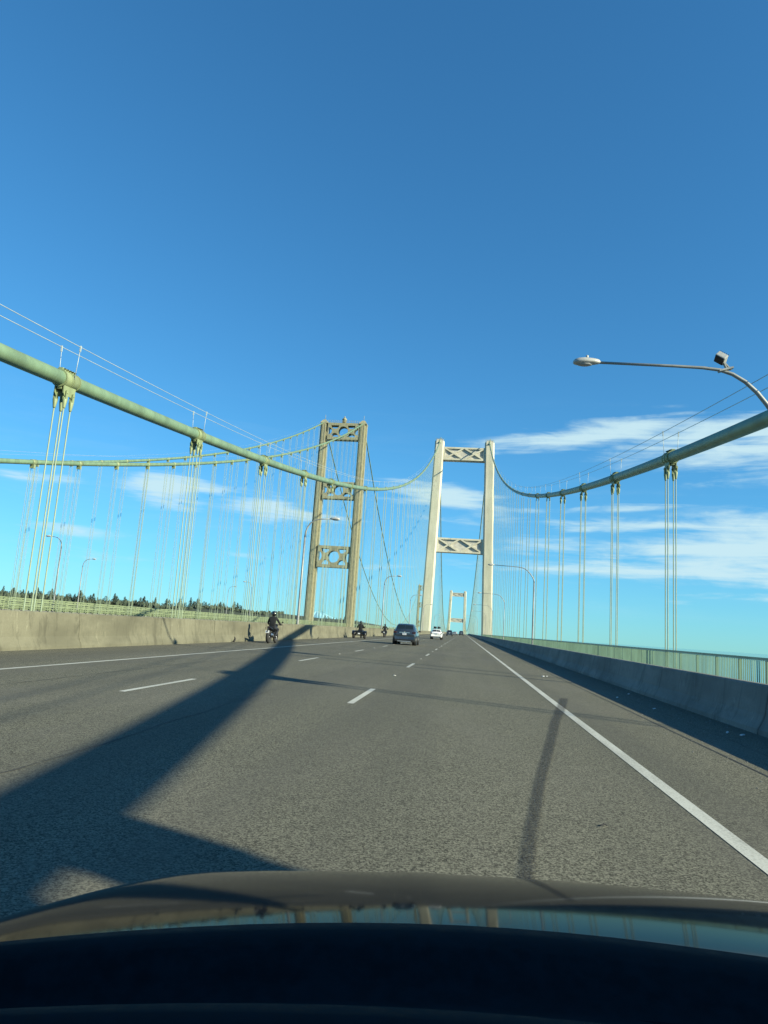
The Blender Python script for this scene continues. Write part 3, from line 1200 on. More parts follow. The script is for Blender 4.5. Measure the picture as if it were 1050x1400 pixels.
# old deck and its railings
bm = bmesh.new()
for a, b in zip([0, 320, 600, 800, 1000, 1200], [320, 600, 800, 1000, 1200, 1340]):
    s0, s1 = (0 if a <= 320 else -6.6 * (a - 320) / 880), (0 if b <= 320 else -6.6 * (b - 320) / 880)
    v = [bm.verts.new(p) for p in ((-70.4 + s0, a, .4 + grade(a)), (-53.4 + s0, a, .4 + grade(a)), (-53.4 + s1, b, .4 + grade(b)), (-70.4 + s1, b, .4 + grade(b)),
                                   (-70.4 + s0, a, -1 + grade(a)), (-53.4 + s0, a, -1 + grade(a)), (-53.4 + s1, b, -1 + grade(b)), (-70.4 + s1, b, -1 + grade(b)))]
    for f in ((0, 1, 2, 3), (7, 6, 5, 4), (1, 5, 6, 2), (0, 3, 7, 4)):
        bm.faces.new([v[i] for i in f])
tag(obj('old_bridge_deck', bm, M_RBAR), kind='structure')

bm = bmesh.new()
box(bm, -.09, .09, -.11, .11, .4, 1.86)
bevel(bm, .015, 1)
OPOST = to_mesh('post', bm, M_OLDRAIL)
for X, lab, sg in ((-53.2, 'pale green railing of the old bridge, the side nearest the road', 1), (-70.6, 'pale green railing on the far side of the old bridge deck', -1)):
    r = empty('steel_railing', (X, 0, 0), 0, lab, 'railing')
    for nm, z, w, d in (('top_rail', 1.80, .13, .13), ('middle_rail', 1.50, .07, .16), ('middle_rail', 1.22, .07, .10), ('middle_rail', .98, .07, .16), ('bottom_rail', .66, .07, .10)):
        bm = bmesh.new()
        bar(bm, (sg * .12, 20, z), (sg * .12, 600, z), w, d)
        obj(nm, bm, M_OLDRAIL, r)
    bm = bmesh.new()
    y = 52.0
    n = 0
    far = bmesh.new()
    while y < 330:
        if n < 110:
            link('post', OPOST, r, (0, y, 0))
        else:
            box(far, -.09, .09, y - .11, y + .11, .4, 1.86)
        n += 1
        y += 1.85
    tag(obj('post', far, M_OLDRAIL, r), kind='stuff')
    bm.free()
# stiffening truss under and beside the old deck, its top chord just above the kerb
truss = empty('stiffening_truss', (-53.9, 0, 0), 0, 'green steel truss carrying the old bridge deck', 'bridge truss')
bm = bmesh.new()
bar(bm, (0, 20, .62), (0, 600, .62), .3, .36)
bar(bm, (0, 20, -9.4), (0, 600, -9.4), .5, .5)
obj('chord', bm, M_OLDRAIL, truss)
bm = bmesh.new()
for k in range(2, 60):
    y = k * 9.75
    bar(bm, (0, y, .5), (0, y, -9.3), .3, .3, (0, 1, 0))
    bar(bm, (0, y, .5), (0, y + 9.75, -9.3), .3, .3, (1, 0, 0))
obj('diagonal', bm, M_OLDRAIL, truss)

# ------------------------------------------------------------------ street lamps


def street_lamp(loc, arm, sgn, h, label, group=None, straight=True, r0=0.10, base=0.0, camera=False):
    """arm = reach; sgn = direction of the arm along X"""
    root = empty('street_lamp', loc, 0, label, 'street lamp', group)
    bm = bmesh.new()
    zc = h - 1.55
    zp = zc - .35 if straight else zc
    tube(bm, [(0, 0, base), (0, 0, base + .05), (0, 0, zc * .5), (0, 0, zp)], [r0 * 1.05, r0, r0 * .85, r0 * .72], 12)
    box(bm, -.19, .19, -.19, .19, base - .02, base + .03)
    obj('pole', bm, M_GALV, root)
    if straight:
        path = [(0, zc - .35), (.03, zc - .10), (.12, zc + .14), (.30, zc + .42), (.55, zc + .76), (.86, zc + 1.07), (1.2, zc + 1.29), (1.55, zc + 1.41), (2.0, zc + 1.465), (arm * .5, zc + 1.50), (arm - .6, zc + 1.56)]
    else:
        path = [(0, zc), (.03, zc + .4), (.14, zc + .8), (.36, zc + 1.15), (.70, zc + 1.38), (1.1, zc + 1.50), (arm - .6, zc + 1.55)]
    bm = bmesh.new()
    tube(bm, [(sgn * x, 0, z) for x, z in path], [r0 * .72 - (r0 * .36) * i / (len(path) - 1) for i in range(len(path))], 12)
    obj('arm', bm, M_GALV, root)
    zt = path[-1][1]
    # lamp head: flattened tapered body
    bm = bmesh.new()
    rings = []
    for t, w, hh, dz in ((0.0, .035, .035, .0), (.05, .09, .085, .0), (.2, .14, .115, .0), (.45, .175, .14, -.005), (.62, .165, .13, -.01), (.73, .12, .095, -.015), (.78, .05, .045, -.02)):
        rings.append([(sgn * (arm - .66 + t), w * math.cos(2 * math.pi * k / 14), zt + dz + hh * (math.sin(2 * math.pi * k / 14) * (1.0 if math.sin(2 * math.pi * k / 14) > 0 else .62)) + .01) for k in range(14)])
    loft(bm, rings)
    bmesh.ops.recalc_face_normals(bm, faces=bm.faces[:])
    hd = obj('lamp_head', bm, M_LAMP, root)
    bm = bmesh.new()
    rings = []
    for q, z in ((1.0, -.045), (.92, -.085), (.6, -.105)):
        rings.append([(sgn * (arm - .21 + .24 * q * math.cos(2 * math.pi * k / 12)), .125 * q * math.sin(2 * math.pi * k / 12), zt + z) for k in range(12)])
    loft(bm, rings)
    obj('lens', bm, M_LENS, hd)
    bm = bmesh.new()
    tube(bm, [(sgn * (arm - .28), 0, zt + .12), (sgn * (arm - .28), 0, zt + .21)], .04, 8)
    obj('photocell', bm, M_LAMP, hd)
    if camera:
        bm = bmesh.new()
        p = Vector((sgn * 1.42, 0, zc + 1.42))
        bar(bm, p + Vector((-.16, 0, -.05)), p + Vector((.22, 0, .06)), .17, .05)
        bar(bm, p + Vector((.06, 0, .02)), p + Vector((-.04, 0, .24)), .03, .10, (0, 1, 0))
        bar(bm, p + Vector((.18, 0, .0)), p + Vector((.0, 0, .22)), .03, .05, (0, 1, 0))
        br = obj('bracket', bm, M_GALV, root)
        bm = bmesh.new()
        box(bm, -.15, .15, -.14, .14, -.09, .09)
        bevel(bm, .025, 2)
        bx = obj('floodlight', bm, M_LAMP, br)
        bx.location = p + Vector((-.10, -.02, .34))
        bx.rotation_euler = (math.radians(-30), math.radians(38), math.radians(-25))
        bm = bmesh.new()
        box(bm, -.13, .13, -.115, .115, -.115, -.088)
        for k in range(5):
            box(bm, -.13 + .06 * k, -.11 + .06 * k, -.13, .13, .091, .125)
        hz = obj('floodlight_face', bm, M_BLACK, br)
        hz.location = bx.location
        hz.rotation_euler = bx.rotation_euler
    return root


LX = 8.42
street_lamp((LX + .08, 19.9, 0.1), 5.54, -1, 9.23, 'nearest lamp, long arm reaching in from the right edge, floodlight on its bend', camera=True, r0=0.105)
r_labels = ['second lamp on the right, arm ending across the right leg of the concrete tower',
            'third lamp on the right, slim pole just right of the tower leg', 'fourth lamp on the right, arm behind the right tower leg',
            'fifth lamp on the right, faint beside the right tower leg']
for k, y in enumerate((87.5, 150.0, 212.0, 274.0)):
    street_lamp((LX, y, 0.1), 5.6, -1, 9.75, r_labels[k])
for k, y in enumerate((352.0, 414, 476, 538, 600, 662)):
    street_lamp((LX - 1.5, y, 0.1 + grade(y)), 5.4, -1, 9.7, 'tiny lamp beyond the right leg of the near concrete tower', 'distant lamps on the right of the main span')
l_labels = ['tall curved lamp on the left barrier, in front of the olive steel tower', 'curved lamp on the left barrier just beyond the steel tower, behind the third rider',
            'curved lamp left of the concrete tower, above the grey hatchback', 'small curved lamp against the left leg of the concrete tower']
for k, y in enumerate((52.9, 109.0, 165.0, 221.0)):
    street_lamp((-12.62, y, .5), 2.55, 1, 8.85, l_labels[k], straight=False)
for k, y in enumerate((352.0, 408, 464, 520, 576, 632)):
    street_lamp((-14.5, y, .3 + grade(y)), 2.5, 1, 9.0, 'tiny curved lamp seen through the near concrete tower', 'distant lamps on the left of the main span', straight=False)
street_lamp((-53.6, 86.7, .4), 2.3, -1, 9.9, 'white-lit lamp on the old bridge at the far left, arm bending left', straight=False)
street_lamp((-70.4, 121.5, .4), 2.3, 1, 9.7, 'thinner lamp on the old bridge, right of the left-bending one, arm bending right', straight=False)
street_lamp((-70.4, 203.0, .4), 2.3, 1, 9.9, 'small lamp left of the olive steel tower, arm bending right', straight=False)
street_lamp((-53.6, 172.0, .4), 2.3, -1, 9.9, 'small lamp on the near side of the old bridge, arm bending left', straight=False)

# ------------------------------------------------------------------ vehicles


def car(name, label, loc, paint, L=4.6, Wd=1.86, H=1.66, kind='hatch', rack=False, cat='car', group=None, plate=True):
    root = empty(name, loc, 0, label, cat, group)
    hw = Wd / 2
    r = .345
    zb = .24
    belt = .62 * H
    # sections along y: (y, bottom, belt, roof, half width at sill, half width at belt, half width at roof)
    yb, yf = -L / 2, L / 2
    S = [(yb + .02, .42, .74, .80, .78, .80, .74), (yb, .40, .86, .94, .84, .87, .78), (yb + .10, .30, .95, belt + .06, .90, .93, .80),
         (yb + .30, zb, .97, belt + .22, .95, .965, .745), (yb + .72, zb, 1.0, H - .10, .97, .985, .67), (yb + 1.05, zb, 1.0, H - .015, .98, 1.0, .665),
         (yb + 2.0, zb, .99, H, .985, 1.0, .68), (yb + 2.75, zb, .97, H - .05, .985, 1.0, .67), (yb + 3.15, zb, .96, H - .22, .98, .99, .69),
         (yb + 3.62, zb, .93, belt + .03, .97, .98, .80), (yf - .45, .27, .84, belt - .12, .94, .95, .78), (yf - .1, .32, .74, belt - .28, .86, .88, .66), (yf, .38, .62, .70, .74, .76, .62)]
    if kind == 'van':
        S = [(yb, .42, .74, .90, .80, .84, .76), (yb + .03, .36, .9, H - .35, .90, .93, .76), (yb + .12, zb, 1.0, H - .08, .95, .97, .73), (yb + .35, zb, 1.0, H, .97, .99, .72)] + S[6:]
    rings = []
    for (y, b, s, t, wb, ws, wr) in S:
        z_s = s * belt / 1.0 if s > .9 else s * belt
        z_s = min(z_s, t - .04)
        half = [(wb * .80, b), (wb * .97, b + .06), (ws, b + (z_s - b) * .45), (ws * .985, z_s - .03), (ws * .955, z_s + .005), (wr * 1.03, t - .07), (wr * .90, t - .012)]
        pts = [(x * hw, y, z) for x, z in half] + [(0, y, t + .006)] + [(-x * hw, y, z) for x, z in half[::-1]] + [(0, y, b)]
        rings.append(pts)
    bm = bmesh.new()
    vr = loft(bm, rings)
    bmesh.ops.recalc_face_normals(bm, faces=bm.faces[:])
    body = obj('body', bm, paint, root, smooth=True)
    # glass, offset a little from the loft surface
    def P(i, k):
        return Vector(rings[i][k])
    def patch(bm, quads, off):
        for q in quads:
            a, b_, c, d = [Vector(p) for p in q]
            n = (b_ - a).cross(d - a).normalized()
            cen = (a + b_ + c + d) / 4
            if n.dot(cen - Vector((0, cen.y * .8, .7))) < 0:
                n = -n
            bm.faces.new([bm.verts.new(cen + (p - cen) * .96 + n * off) for p in (a, b_, c, d)])
    i0, i1 = (3, 4) if kind != 'van' else (1, 2)
    bm = bmesh.new()
    lo, hi = rings[i0], rings[i1]
    if kind == 'van':
        q = [((-.66 * hw, yb + .035, belt + .10), (.66 * hw, yb + .035, belt + .10), (.62 * hw, yb + .10, H - .17), (-.62 * hw, yb + .10, H - .17))]
    else:
        a, b_ = Vector(lo[5]), Vector(lo[9])
        c, d = Vector(hi[9]), Vector(hi[5])
        q = [((a.x * .93, a.y, a.z + .035), (0, a.y, a.z + .055), (0, d.y, d.z + .055), (d.x * .93, d.y, d.z + .03)), ((0, a.y, a.z + .055), (b_.x * .93, b_.y, b_.z + .035), (c.x * .93, c.y, c.z + .03), (0, d.y, d.z + .055))]
    patch(bm, q, .022)
    obj('rear_window', bm, M_GLASS, root)
    for s in (1, -1):
        k0, k1 = (4, 5) if s > 0 else (10, 9)
        bm = bmesh.new()
        js = range(i1, len(S) - 4)
        q = []
        for j in js:
            q.append((P(j, k0) * .97 + P(j, k1) * .03, P(j + 1, k0) * .97 + P(j + 1, k1) * .03, P(j + 1, k1) * .93 + P(j + 1, k0) * .07, P(j, k1) * .93 + P(j, k0) * .07))
        patch(bm, q, .012)
        obj('side_window', bm, M_GLASS, root)
        # tail lamp
        bm = bmesh.new()
        z = belt * .93
        loft(bm, [[(s * hw * x, y, zz) for x, zz in ((.60 + e, z - .07 + e), (.93 - e, z - .09 + e), (.93 - e, z + .10 - e), (.66 + e, z + .06 - e))] for y, e in ((yb + .30, 0), (yb + .03, .0), (yb - .005, .03))], smooth=False)
        tl = obj('tail_light', bm, M_RED, root)
        bm = bmesh.new()
        ellip(bm, (s * (hw + .10), yb + 3.05, belt + .07), .10, .06, .075, 10, 6)
        bar(bm, (s * (hw - .05), yb + 3.05, belt + .03), (s * (hw + .06), yb + 3.05, belt + .05), .05, .05)
        obj('wing_mirror', bm, paint if paint is M_WHITEP else M_BLACK, root)
        for y in (yb + .82, yf - .88):
            bm = bmesh.new()
            ring(bm, (0, 0, 0), r - .095, .10, n=22, m=8)
            w = obj('wheel', bm, M_RUBBER, root, (s * (hw - .11), y, r))
            bm = bmesh.new()
            cylx(bm, (s * .035, 0, 0), r - .12, .045, 16)
            obj('rim', bm, M_RIM, w)
            bm = bmesh.new()
            cylx(bm, (s * (hw - .165), y, r + .03), r + .075, .17, 20)
            obj('wheel_arch', bm, M_BLACK, root)
    bm = bmesh.new()
    bar(bm, (-hw * .78, yb + .05, .37), (hw * .78, yb + .05, .37), .16, .16)
    bar(bm, (-hw * .52, yb - .02, .315), (hw * .52, yb - .02, .315), .05, .055)
    bp = obj('rear_bumper', bm, M_BLACK, root)
    bm = bmesh.new()
    bar(bm, (-hw * .56, yb - .05, .30), (hw * .56, yb - .05, .30), .03, .06)
    obj('skid_trim', bm, M_SILVERP, bp)
    if plate:
        bm = bmesh.new()
        zc = belt * .83
        box(bm, -.155, .155, yb - .012, yb + .04, zc - .078, zc + .078)
        pl = obj('number_plate', bm, M_PLATE, root)
        bm = bmesh.new()
        for k in range(6):
            box(bm, -.115 + k * .04, -.115 + k * .04 + .022, yb - .016, yb - .0125, zc - .035, zc + .03)
        obj('plate_print', bm, M_PRINT, pl)
    bm = bmesh.new()
    bar(bm, (-.44 * hw, yb + .0, belt * .93), (.44 * hw, yb + .0, belt * .93), .05, .06)
    ellip(bm, (0, yb - .02, belt * .985), .05, .02, .05, 8, 6)
    obj('badge_trim', bm, M_CHROME, root)
    if rack:
        bm = bmesh.new()
        for y in (yb + 1.25, yb + 2.25):
            tube(bm, [(-.62, y, H - .02), (-.62, y, H + .10), (.62, y, H + .10), (.62, y, H - .02)], .022, 6)
        obj('roof_rack', bm, M_BLACK, root)
    return root


car('grey_hatchback', 'dark slate-grey compact SUV in the centre lane, nearest car ahead', (-4.62, 58.3, 0), M_SUVP, 4.6, 1.90, 1.70)
car('white_car', 'white crossover with dark load on its roof rack, ahead of the slate-grey car', (-4.05, 110.5, 0), M_WHITEP, 4.6, 1.84, 1.52, rack=True)
for k, (dx, dy, sx) in enumerate(((-.28, 1.75, .55), (.32, 1.7, .5))):
    bm = bmesh.new()
    rr = random.Random(5 + k)
    rings = []
    for j in range(6):
        t = j / 5
        w = (.22 + .03 * math.sin(3.1 * t + k)) * (0.5 + 1.2 * math.sin(math.pi * min(1, max(.08, t))) * .5)
        rings.append([(w * math.cos(2 * math.pi * q / 10), -.6 + 1.2 * t, .17 + .17 * (1 + .2 * math.sin(q * 2 + k)) * math.sin(2 * math.pi * q / 10) * (0.6 + .4 * math.sin(math.pi * t))) for q in range(10)])
    loft(bm, rings)
    tag(obj('roof_bag', bm, M_CLOTH, None, (-4.05 + dx, 110.5 - 2.3 + dy, 1.635)), ('dark bundle tied on the left of the white car roof' if k == 0 else 'dark bundle tied on the right of the white car roof'), 'luggage')
car('dark_car', 'dark blue SUV farther up the centre lane, beyond the white crossover', (-4.2, 225, 0), M_NAVYP, 4.8, 1.95, 1.80)
car('dark_van', 'dark van alone in the right lane, farthest ahead near the vanishing point', (-0.75, 318, 0), M_NAVYP, 5.0, 2.0, 2.0, kind='van', cat='van')
car('silver_car', 'tiny silver car in the centre lane between the two dark vehicles', (-4.0, 345, 0), M_SILVERP, 4.5, 1.85, 1.55, plate=False)
car('white_car', 'tiny white car in the distance left of the dark van', (-4.4, 430, 0), M_WHITEP, 4.5, 1.85, 1.6, plate=False)
car('dark_car', 'tiny dark car in the distance at the head of the left lane', (-7.3, 400, 0), M_NAVYP, 4.5, 1.85, 1.6, plate=False)

# ------------------------------------------------------------------ riders and motorcycles


def skinned(name, joints, edges, mats, parent=None, loc=None, root=0, sub=2):
    me = bpy.data.meshes.new(name)
    me.from_pydata([j[0] for j in joints], edges, [])
    o = bpy.data.objects.new(name, me)
    col.objects.link(o)
    md = o.modifiers.new('skin', 'SKIN')
    md.use_smooth_shade = True
    sv = me.skin_vertices[0].data
    for i, j in enumerate(joints):
        rr = j[1] if isinstance(j[1], tuple) else (j[1], j[1])
        sv[i].radius = rr
        sv[i].use_root = (i == root)
    sb = o.modifiers.new('sub', 'SUBSURF')
    sb.levels = sub
    sb.render_levels = sub
    dg = bpy.context.evaluated_depsgraph_get()
    m2 = bpy.data.meshes.new_from_object(o.evaluated_get(dg))
    bpy.data.objects.remove(o, do_unlink=True)
    bpy.data.meshes.remove(me)
    for m in (mats if isinstance(mats, (list, tuple)) else [mats]):
        m2.materials.append(m)
    for p in m2.polygons:
        p.use_smooth = True
    return m2


def rider(loc, label, lean=0.12, seat=.80, grip=(.36, .50, 1.02), peg=(.19, .10, .33)):
    root = empty('person', loc, 0, label, 'person')
    gx, gy, gz = grip
    px, py, pz = peg
    hip = seat + .09
    J, E = [], []

    def add(p, r):
        J.append((p, r))
        return len(J) - 1

    pel = add((0, 0, hip), (.165, .13))
    wst = add((0, lean * .35, hip + .20), (.150, .115))
    chest = add((0, lean * .8, hip + .40), (.185, .130))
    neck = add((0, lean * 1.05, hip + .55), (.085, .080))
    head = add((0, lean * 1.25, hip + .66), .085)
    E += [(pel, wst), (wst, chest), (chest, neck), (neck, head)]
    for s in (-1, 1):
        sh = add((s * .19, lean * .85, hip + .47), .078)
        elb = add((s * .33, lean + (gy - lean) * .42, hip + .22), .058)
        wr = add((s * gx * .97, gy - .07, gz + .02), .042)
        hd = add((s * gx * .95, gy + .01, gz + .01), .045)
        E += [(chest, sh), (sh, elb), (elb, wr), (wr, hd)]
        hp = add((s * .11, .05, hip - .04), .105)
        kn = add((s * .25, .40, hip - .12), .078)
        an = add((s * px, py, pz + .07), .055)
        he = add((s * px, py - .04, pz), .045)
        to = add((s * (px + .01), py + .19, pz - .01), .042)
        E += [(pel, hp), (hp, kn), (kn, an), (an, he), (he, to)]
    me = skinned('body', J, E, [M_CLOTH, M_JEANS])
    for p in me.polygons:
        c = p.center
        if c.z < hip + .04:
            p.material_index = 1
    link('body', me, root)
    # gloves with fingers closed round the grips
    for s in (-1, 1):
        bm = bmesh.new()
        for k in range(4):
            x = s * (gx * .95 - .045 + .03 * k)
            ln = (.031, .034, .033, .028)[k]
            tube(bm, [(x, gy - .045, gz + .028), (x, gy - .005, gz + .045), (x, gy + ln, gz + .022), (x, gy + ln, gz - .014), (x, gy + .006, gz - .030)], [.012, .013, .012, .011, .009], 6)
        tube(bm, [(s * (gx * .95 - .05), gy - .05, gz + .005), (s * (gx * .95 - .07), gy - .015, gz - .02), (s * (gx * .95 - .05), gy + .02, gz - .025)], [.014, .013, .010], 6)
        obj('glove', bm, M_BLACK, root)
    # full-face helmet with visor and a small reflective band
    hc = Vector((0, lean * 1.3, hip + .72))
    bm = bmesh.new()
    rings = []
    for j in range(1, 10):
        th = math.pi * j / 10
        row = []
        for k in range(18):
            a = 2 * math.pi * k / 18
            rx, ry, rz = .130, .160, .158
            y = ry * math.sin(th) * math.sin(a)
            z = -rz * math.cos(th)
            if y > .04 and z < -.03:
                y *= 1.10
            row.append((hc.x + rx * math.sin(th) * math.cos(a), hc.y + y, hc.z + z))
        rings.append(row)
    loft(bm, rings)
    hl = obj('helmet', bm, M_HELM, root)
    bm = bmesh.new()
    vs0, vs1 = [], []
    for k in range(9):
        a = math.radians(30 + 15 * k)
        vs0.append(bm.verts.new((hc.x + .131 * math.cos(a), hc.y + .166 * math.sin(a), hc.z - .03)))
        vs1.append(bm.verts.new((hc.x + .124 * math.cos(a), hc.y + .156 * math.sin(a), hc.z + .065)))
    for k in range(8):
        bm.faces.new((vs0[k], vs0[k + 1], vs1[k + 1], vs1[k]))
    obj('visor', bm, M_GLASS, hl)
    return root


def motorcycle(loc, label, box_bags=False):
    root = empty('motorcycle', loc, 0, label, 'motorcycle')
    for y, w in ((-.72, .085), (.70, .062)):
        bm = bmesh.new()
        ring(bm, (0, 0, 0), .305 - w * .5, w, n=24, m=10)
        wh = obj('wheel', bm, M_RUBBER, root, (0, y, .305 + w * .5))
        bm = bmesh.new()
        ring(bm, (0, 0, 0), .21, .018, n=20, m=6)
        for k in range(5):
            a = 2 * math.pi * k / 5
            bar(bm, (0, 0, 0), (0, .21 * math.cos(a), .21 * math.sin(a)), .03, .03, (1, 0, 0))
        cylx(bm, (0, 0, 0), .05, .07, 10)
        obj('rim', bm, M_RIM, wh)
    bm = bmesh.new()
    box(bm, -.15, .15, -.22, .28, .30, .62)
    bevel(bm, .05, 2)
    for s in (-1, 1):
        tube(bm, [(s * .10, -.2, .45), (s * .10, -.72, .345)], .03, 6)
        for k in range(4):
            box(bm, s * .155 - .012, s * .155 + .012, -.15, .22, .36 + .06 * k, .385 + .06 * k)
    obj('engine', bm, M_BLACK, root)
    bm = bmesh.new()
    rings = []
    for y, w, z0, z1 in ((-.98, .05, .86, .92), (-.85, .085, .80, .91), (-.5, .12, .72, .86), (-.15, .13, .64, .80), (0.0, .11, .62, .80), (.12, .15, .62, .95), (.35, .16, .62, .98), (.52, .10, .66, .93), (.60, .05, .70, .86)):
        rings.append([(w * math.cos(2 * math.pi * k / 12), y, (z0 + z1) / 2 + (z1 - z0) / 2 * math.sin(2 * math.pi * k / 12)) for k in range(12)])
    loft(bm, rings)
    obj('tank_and_tail', bm, M_HELM, root)
    bm = bmesh.new()
    for s in (-1, 1):
        tube(bm, [(s * .09, .70, .33), (s * .09, .48, .98)], .026, 8)
        tube(bm, [(s * .06, .47, 1.0), (s * .22, .46, 1.03), (s * .42, .40, 1.02)], .016, 8)
        tube(bm, [(s * .36, .42, 1.03), (s * .38, .46, 1.16)], .008, 6)
        ellip(bm, (s * .40, .46, 1.18), .065, .02, .042, 10, 6)
    ellip(bm, (0, .62, .96), .11, .10, .11, 12, 8)
    obj('handlebar', bm, M_BLACK, root)
    bm = bmesh.new()
    tube(bm, [(.10, .1, .34), (.16, -.25, .36), (.19, -.6, .44), (.20, -.86, .50)], [.025, .03, .052, .056], 10)
    obj('exhaust', bm, M_CHROME, root)
    bm = bmesh.new()
    bar(bm, (0, -.95, .84), (0, -1.06, .60), .05, .14, (0, 1, 0))
    obj('rear_mudguard', bm, M_BLACK, root)
    bm = bmesh.new()
    box(bm, -.10, .10, -1.085, -1.07, .56, .70)
    obj('number_plate', bm, M_PLATE, root)
    bm = bmesh.new()
    ellip(bm, (0, -1.0, .87), .075, .03, .032, 10, 6)
    for s in (-1, 1):
        ellip(bm, (s * .14, -.98, .82), .032, .025, .022, 8, 6)
    obj('tail_light', bm, M_RED, root)
    if box_bags:
        for s in (-1, 1):
            bm = bmesh.new()
            box(bm, s * .28 - .10, s * .28 + .10, -.98, -.45, .50, .82)
            bevel(bm, .05, 2)
            obj('pannier', bm, M_BLACK, root)
    return root


motorcycle((-10.5, 38.3, 0), 'nearest black motorcycle on the left shoulder, silver exhaust and pale plate')
rider((-10.5, 38.1, 0), 'rider in black jacket and dark helmet on the nearest motorcycle')
# three-wheeler
TL = (-10.35, 71.0, 0)
root = empty('trike_motorcycle', TL, 0, 'black three-wheeled motorcycle with two wide rear wheels, second along the left barrier', 'trike')
for (x, y, R_, w) in ((-.56, -.62, .27, .115), (.56, -.62, .27, .115), (0, .85, .26, .075)):
    bm = bmesh.new()
    ring(bm, (0, 0, 0), R_ - w * .45, w, n=22, m=10)
    wh = obj('wheel', bm, M_RUBBER, root, (x, y, R_ + w * .55))
    bm = bmesh.new()
    cylx(bm, (0, 0, 0), R_ - w, w * .7, 14)
    obj('rim', bm, M_RIM, wh)
bm = bmesh.new()
box(bm, -.40, .40, -.95, -.25, .40, .80)
bevel(bm, .09, 3)
bar(bm, (-.55, -.62, .33), (.55, -.62, .33), .09, .09)
obj('rear_body', bm, M_HELM, root)
for s in (-1, 1):
    bm = bmesh.new()
    rings = []
    for k in range(9):
        a = math.pi * k / 8
        rings.append([(s * .56 + dx, -.62 + (.42 + dr) * math.cos(a), .36 + (.40 + dr) * math.sin(a)) for dx, dr in ((-.16, 0), (.16, 0), (.15, .03), (-.15, .03))])
    loft(bm, rings, True)
    obj('mudguard', bm, M_HELM, root)
    bm = bmesh.new()
    ellip(bm, (s * .50, -.99, .66), .04, .02, .03, 8, 6)
    obj('tail_light', bm, M_RED, root)
bm = bmesh.new()
rings = []
for y, w, z0, z1 in ((-.5, .15, .6, .86), (-.1, .15, .5, .80), (.15, .16, .45, .92), (.45, .15, .5, 1.0), (.62, .06, .6, .85)):
    rings.append([(w * math.cos(2 * math.pi * k / 12), y, (z0 + z1) / 2 + (z1 - z0) / 2 * math.sin(2 * math.pi * k / 12)) for k in range(12)])
loft(bm, rings)
obj('tank_and_seat', bm, M_BLACK, root)
bm = bmesh.new()
for s in (-1, 1):
    tube(bm, [(s * .10, .85, .33), (s * .10, .55, .98)], .03, 8)
    tube(bm, [(s * .06, .5, 1.02), (s * .24, .47, 1.08), (s * .44, .38, 1.06)], .017, 8)
    ellip(bm, (s * .40, .46, 1.20), .065, .02, .045, 10, 6)
bm2 = bm
obj('handlebar', bm2, M_BLACK, root)
bm = bmesh.new()
vsA = [bm.verts.new((x, .58 + .0 * x, z)) for x, z in ((-.22, 1.02), (.22, 1.02), (.19, 1.38), (-.19, 1.38))]
vsB = [bm.verts.new((v.co.x, v.co.y + .008, v.co.z)) for v in vsA]
bm.faces.new(vsA)
bm.faces.new(vsB[::-1])
for k in range(4):
    bm.faces.new((vsA[k], vsB[k], vsB[(k + 1) % 4], vsA[(k + 1) % 4]))
obj('windscreen', bm, M_GLASS, root)
bm = bmesh.new()
box(bm, -.10, .10, -.985, -.955, .44, .56)
obj('number_plate', bm, M_PLATE, root)
rider((TL[0], TL[1] - .1, 0), 'rider in dark jacket on the three-wheeled motorcycle', lean=.06, seat=.82, grip=(.40, .46, 1.07), peg=(.24, .42, .34))
motorcycle((-10.4, 94.0, 0), 'farthest motorcycle by the left barrier, with black panniers', True)
rider((-10.4, 93.8, 0), 'rider in dark clothing on the farthest motorcycle with panniers')

# ------------------------------------------------------------------ rubber scraps on the left shoulder
for k, (x, y, s, lab) in enumerate(((-11.78, 35.5, .85, 'curled black scrap of tyre standing against the left barrier behind the nearest motorcycle'),
                                    (-11.6, 56.0, .5, 'small dark scrap of rubber at the foot of the left barrier between the riders'))):
    bm = bmesh.new()
    rings = []
    for j in range(9):
        t = j / 8
        a = t * 1.9
        p = Vector((.07 * math.sin(3 * t), .03 + .08 * math.sin(a), .012 + .36 * t * math.cos(a * .25))) * s
        w = (.075 * (1 - t) ** .6 + .008) * s
        rings.append([(p.x - w, p.y, p.z), (p.x, p.y - .02 * s, p.z + .01 * s), (p.x + w, p.y, p.z + .008 * s), (p.x, p.y + .015 * s, p.z)])
    loft(bm, rings)
    tag(obj('tyre_scrap', bm, M_RUBBER, None, (x, y, 0)), lab, 'debris')

# ------------------------------------------------------------------ far shore trees and houses


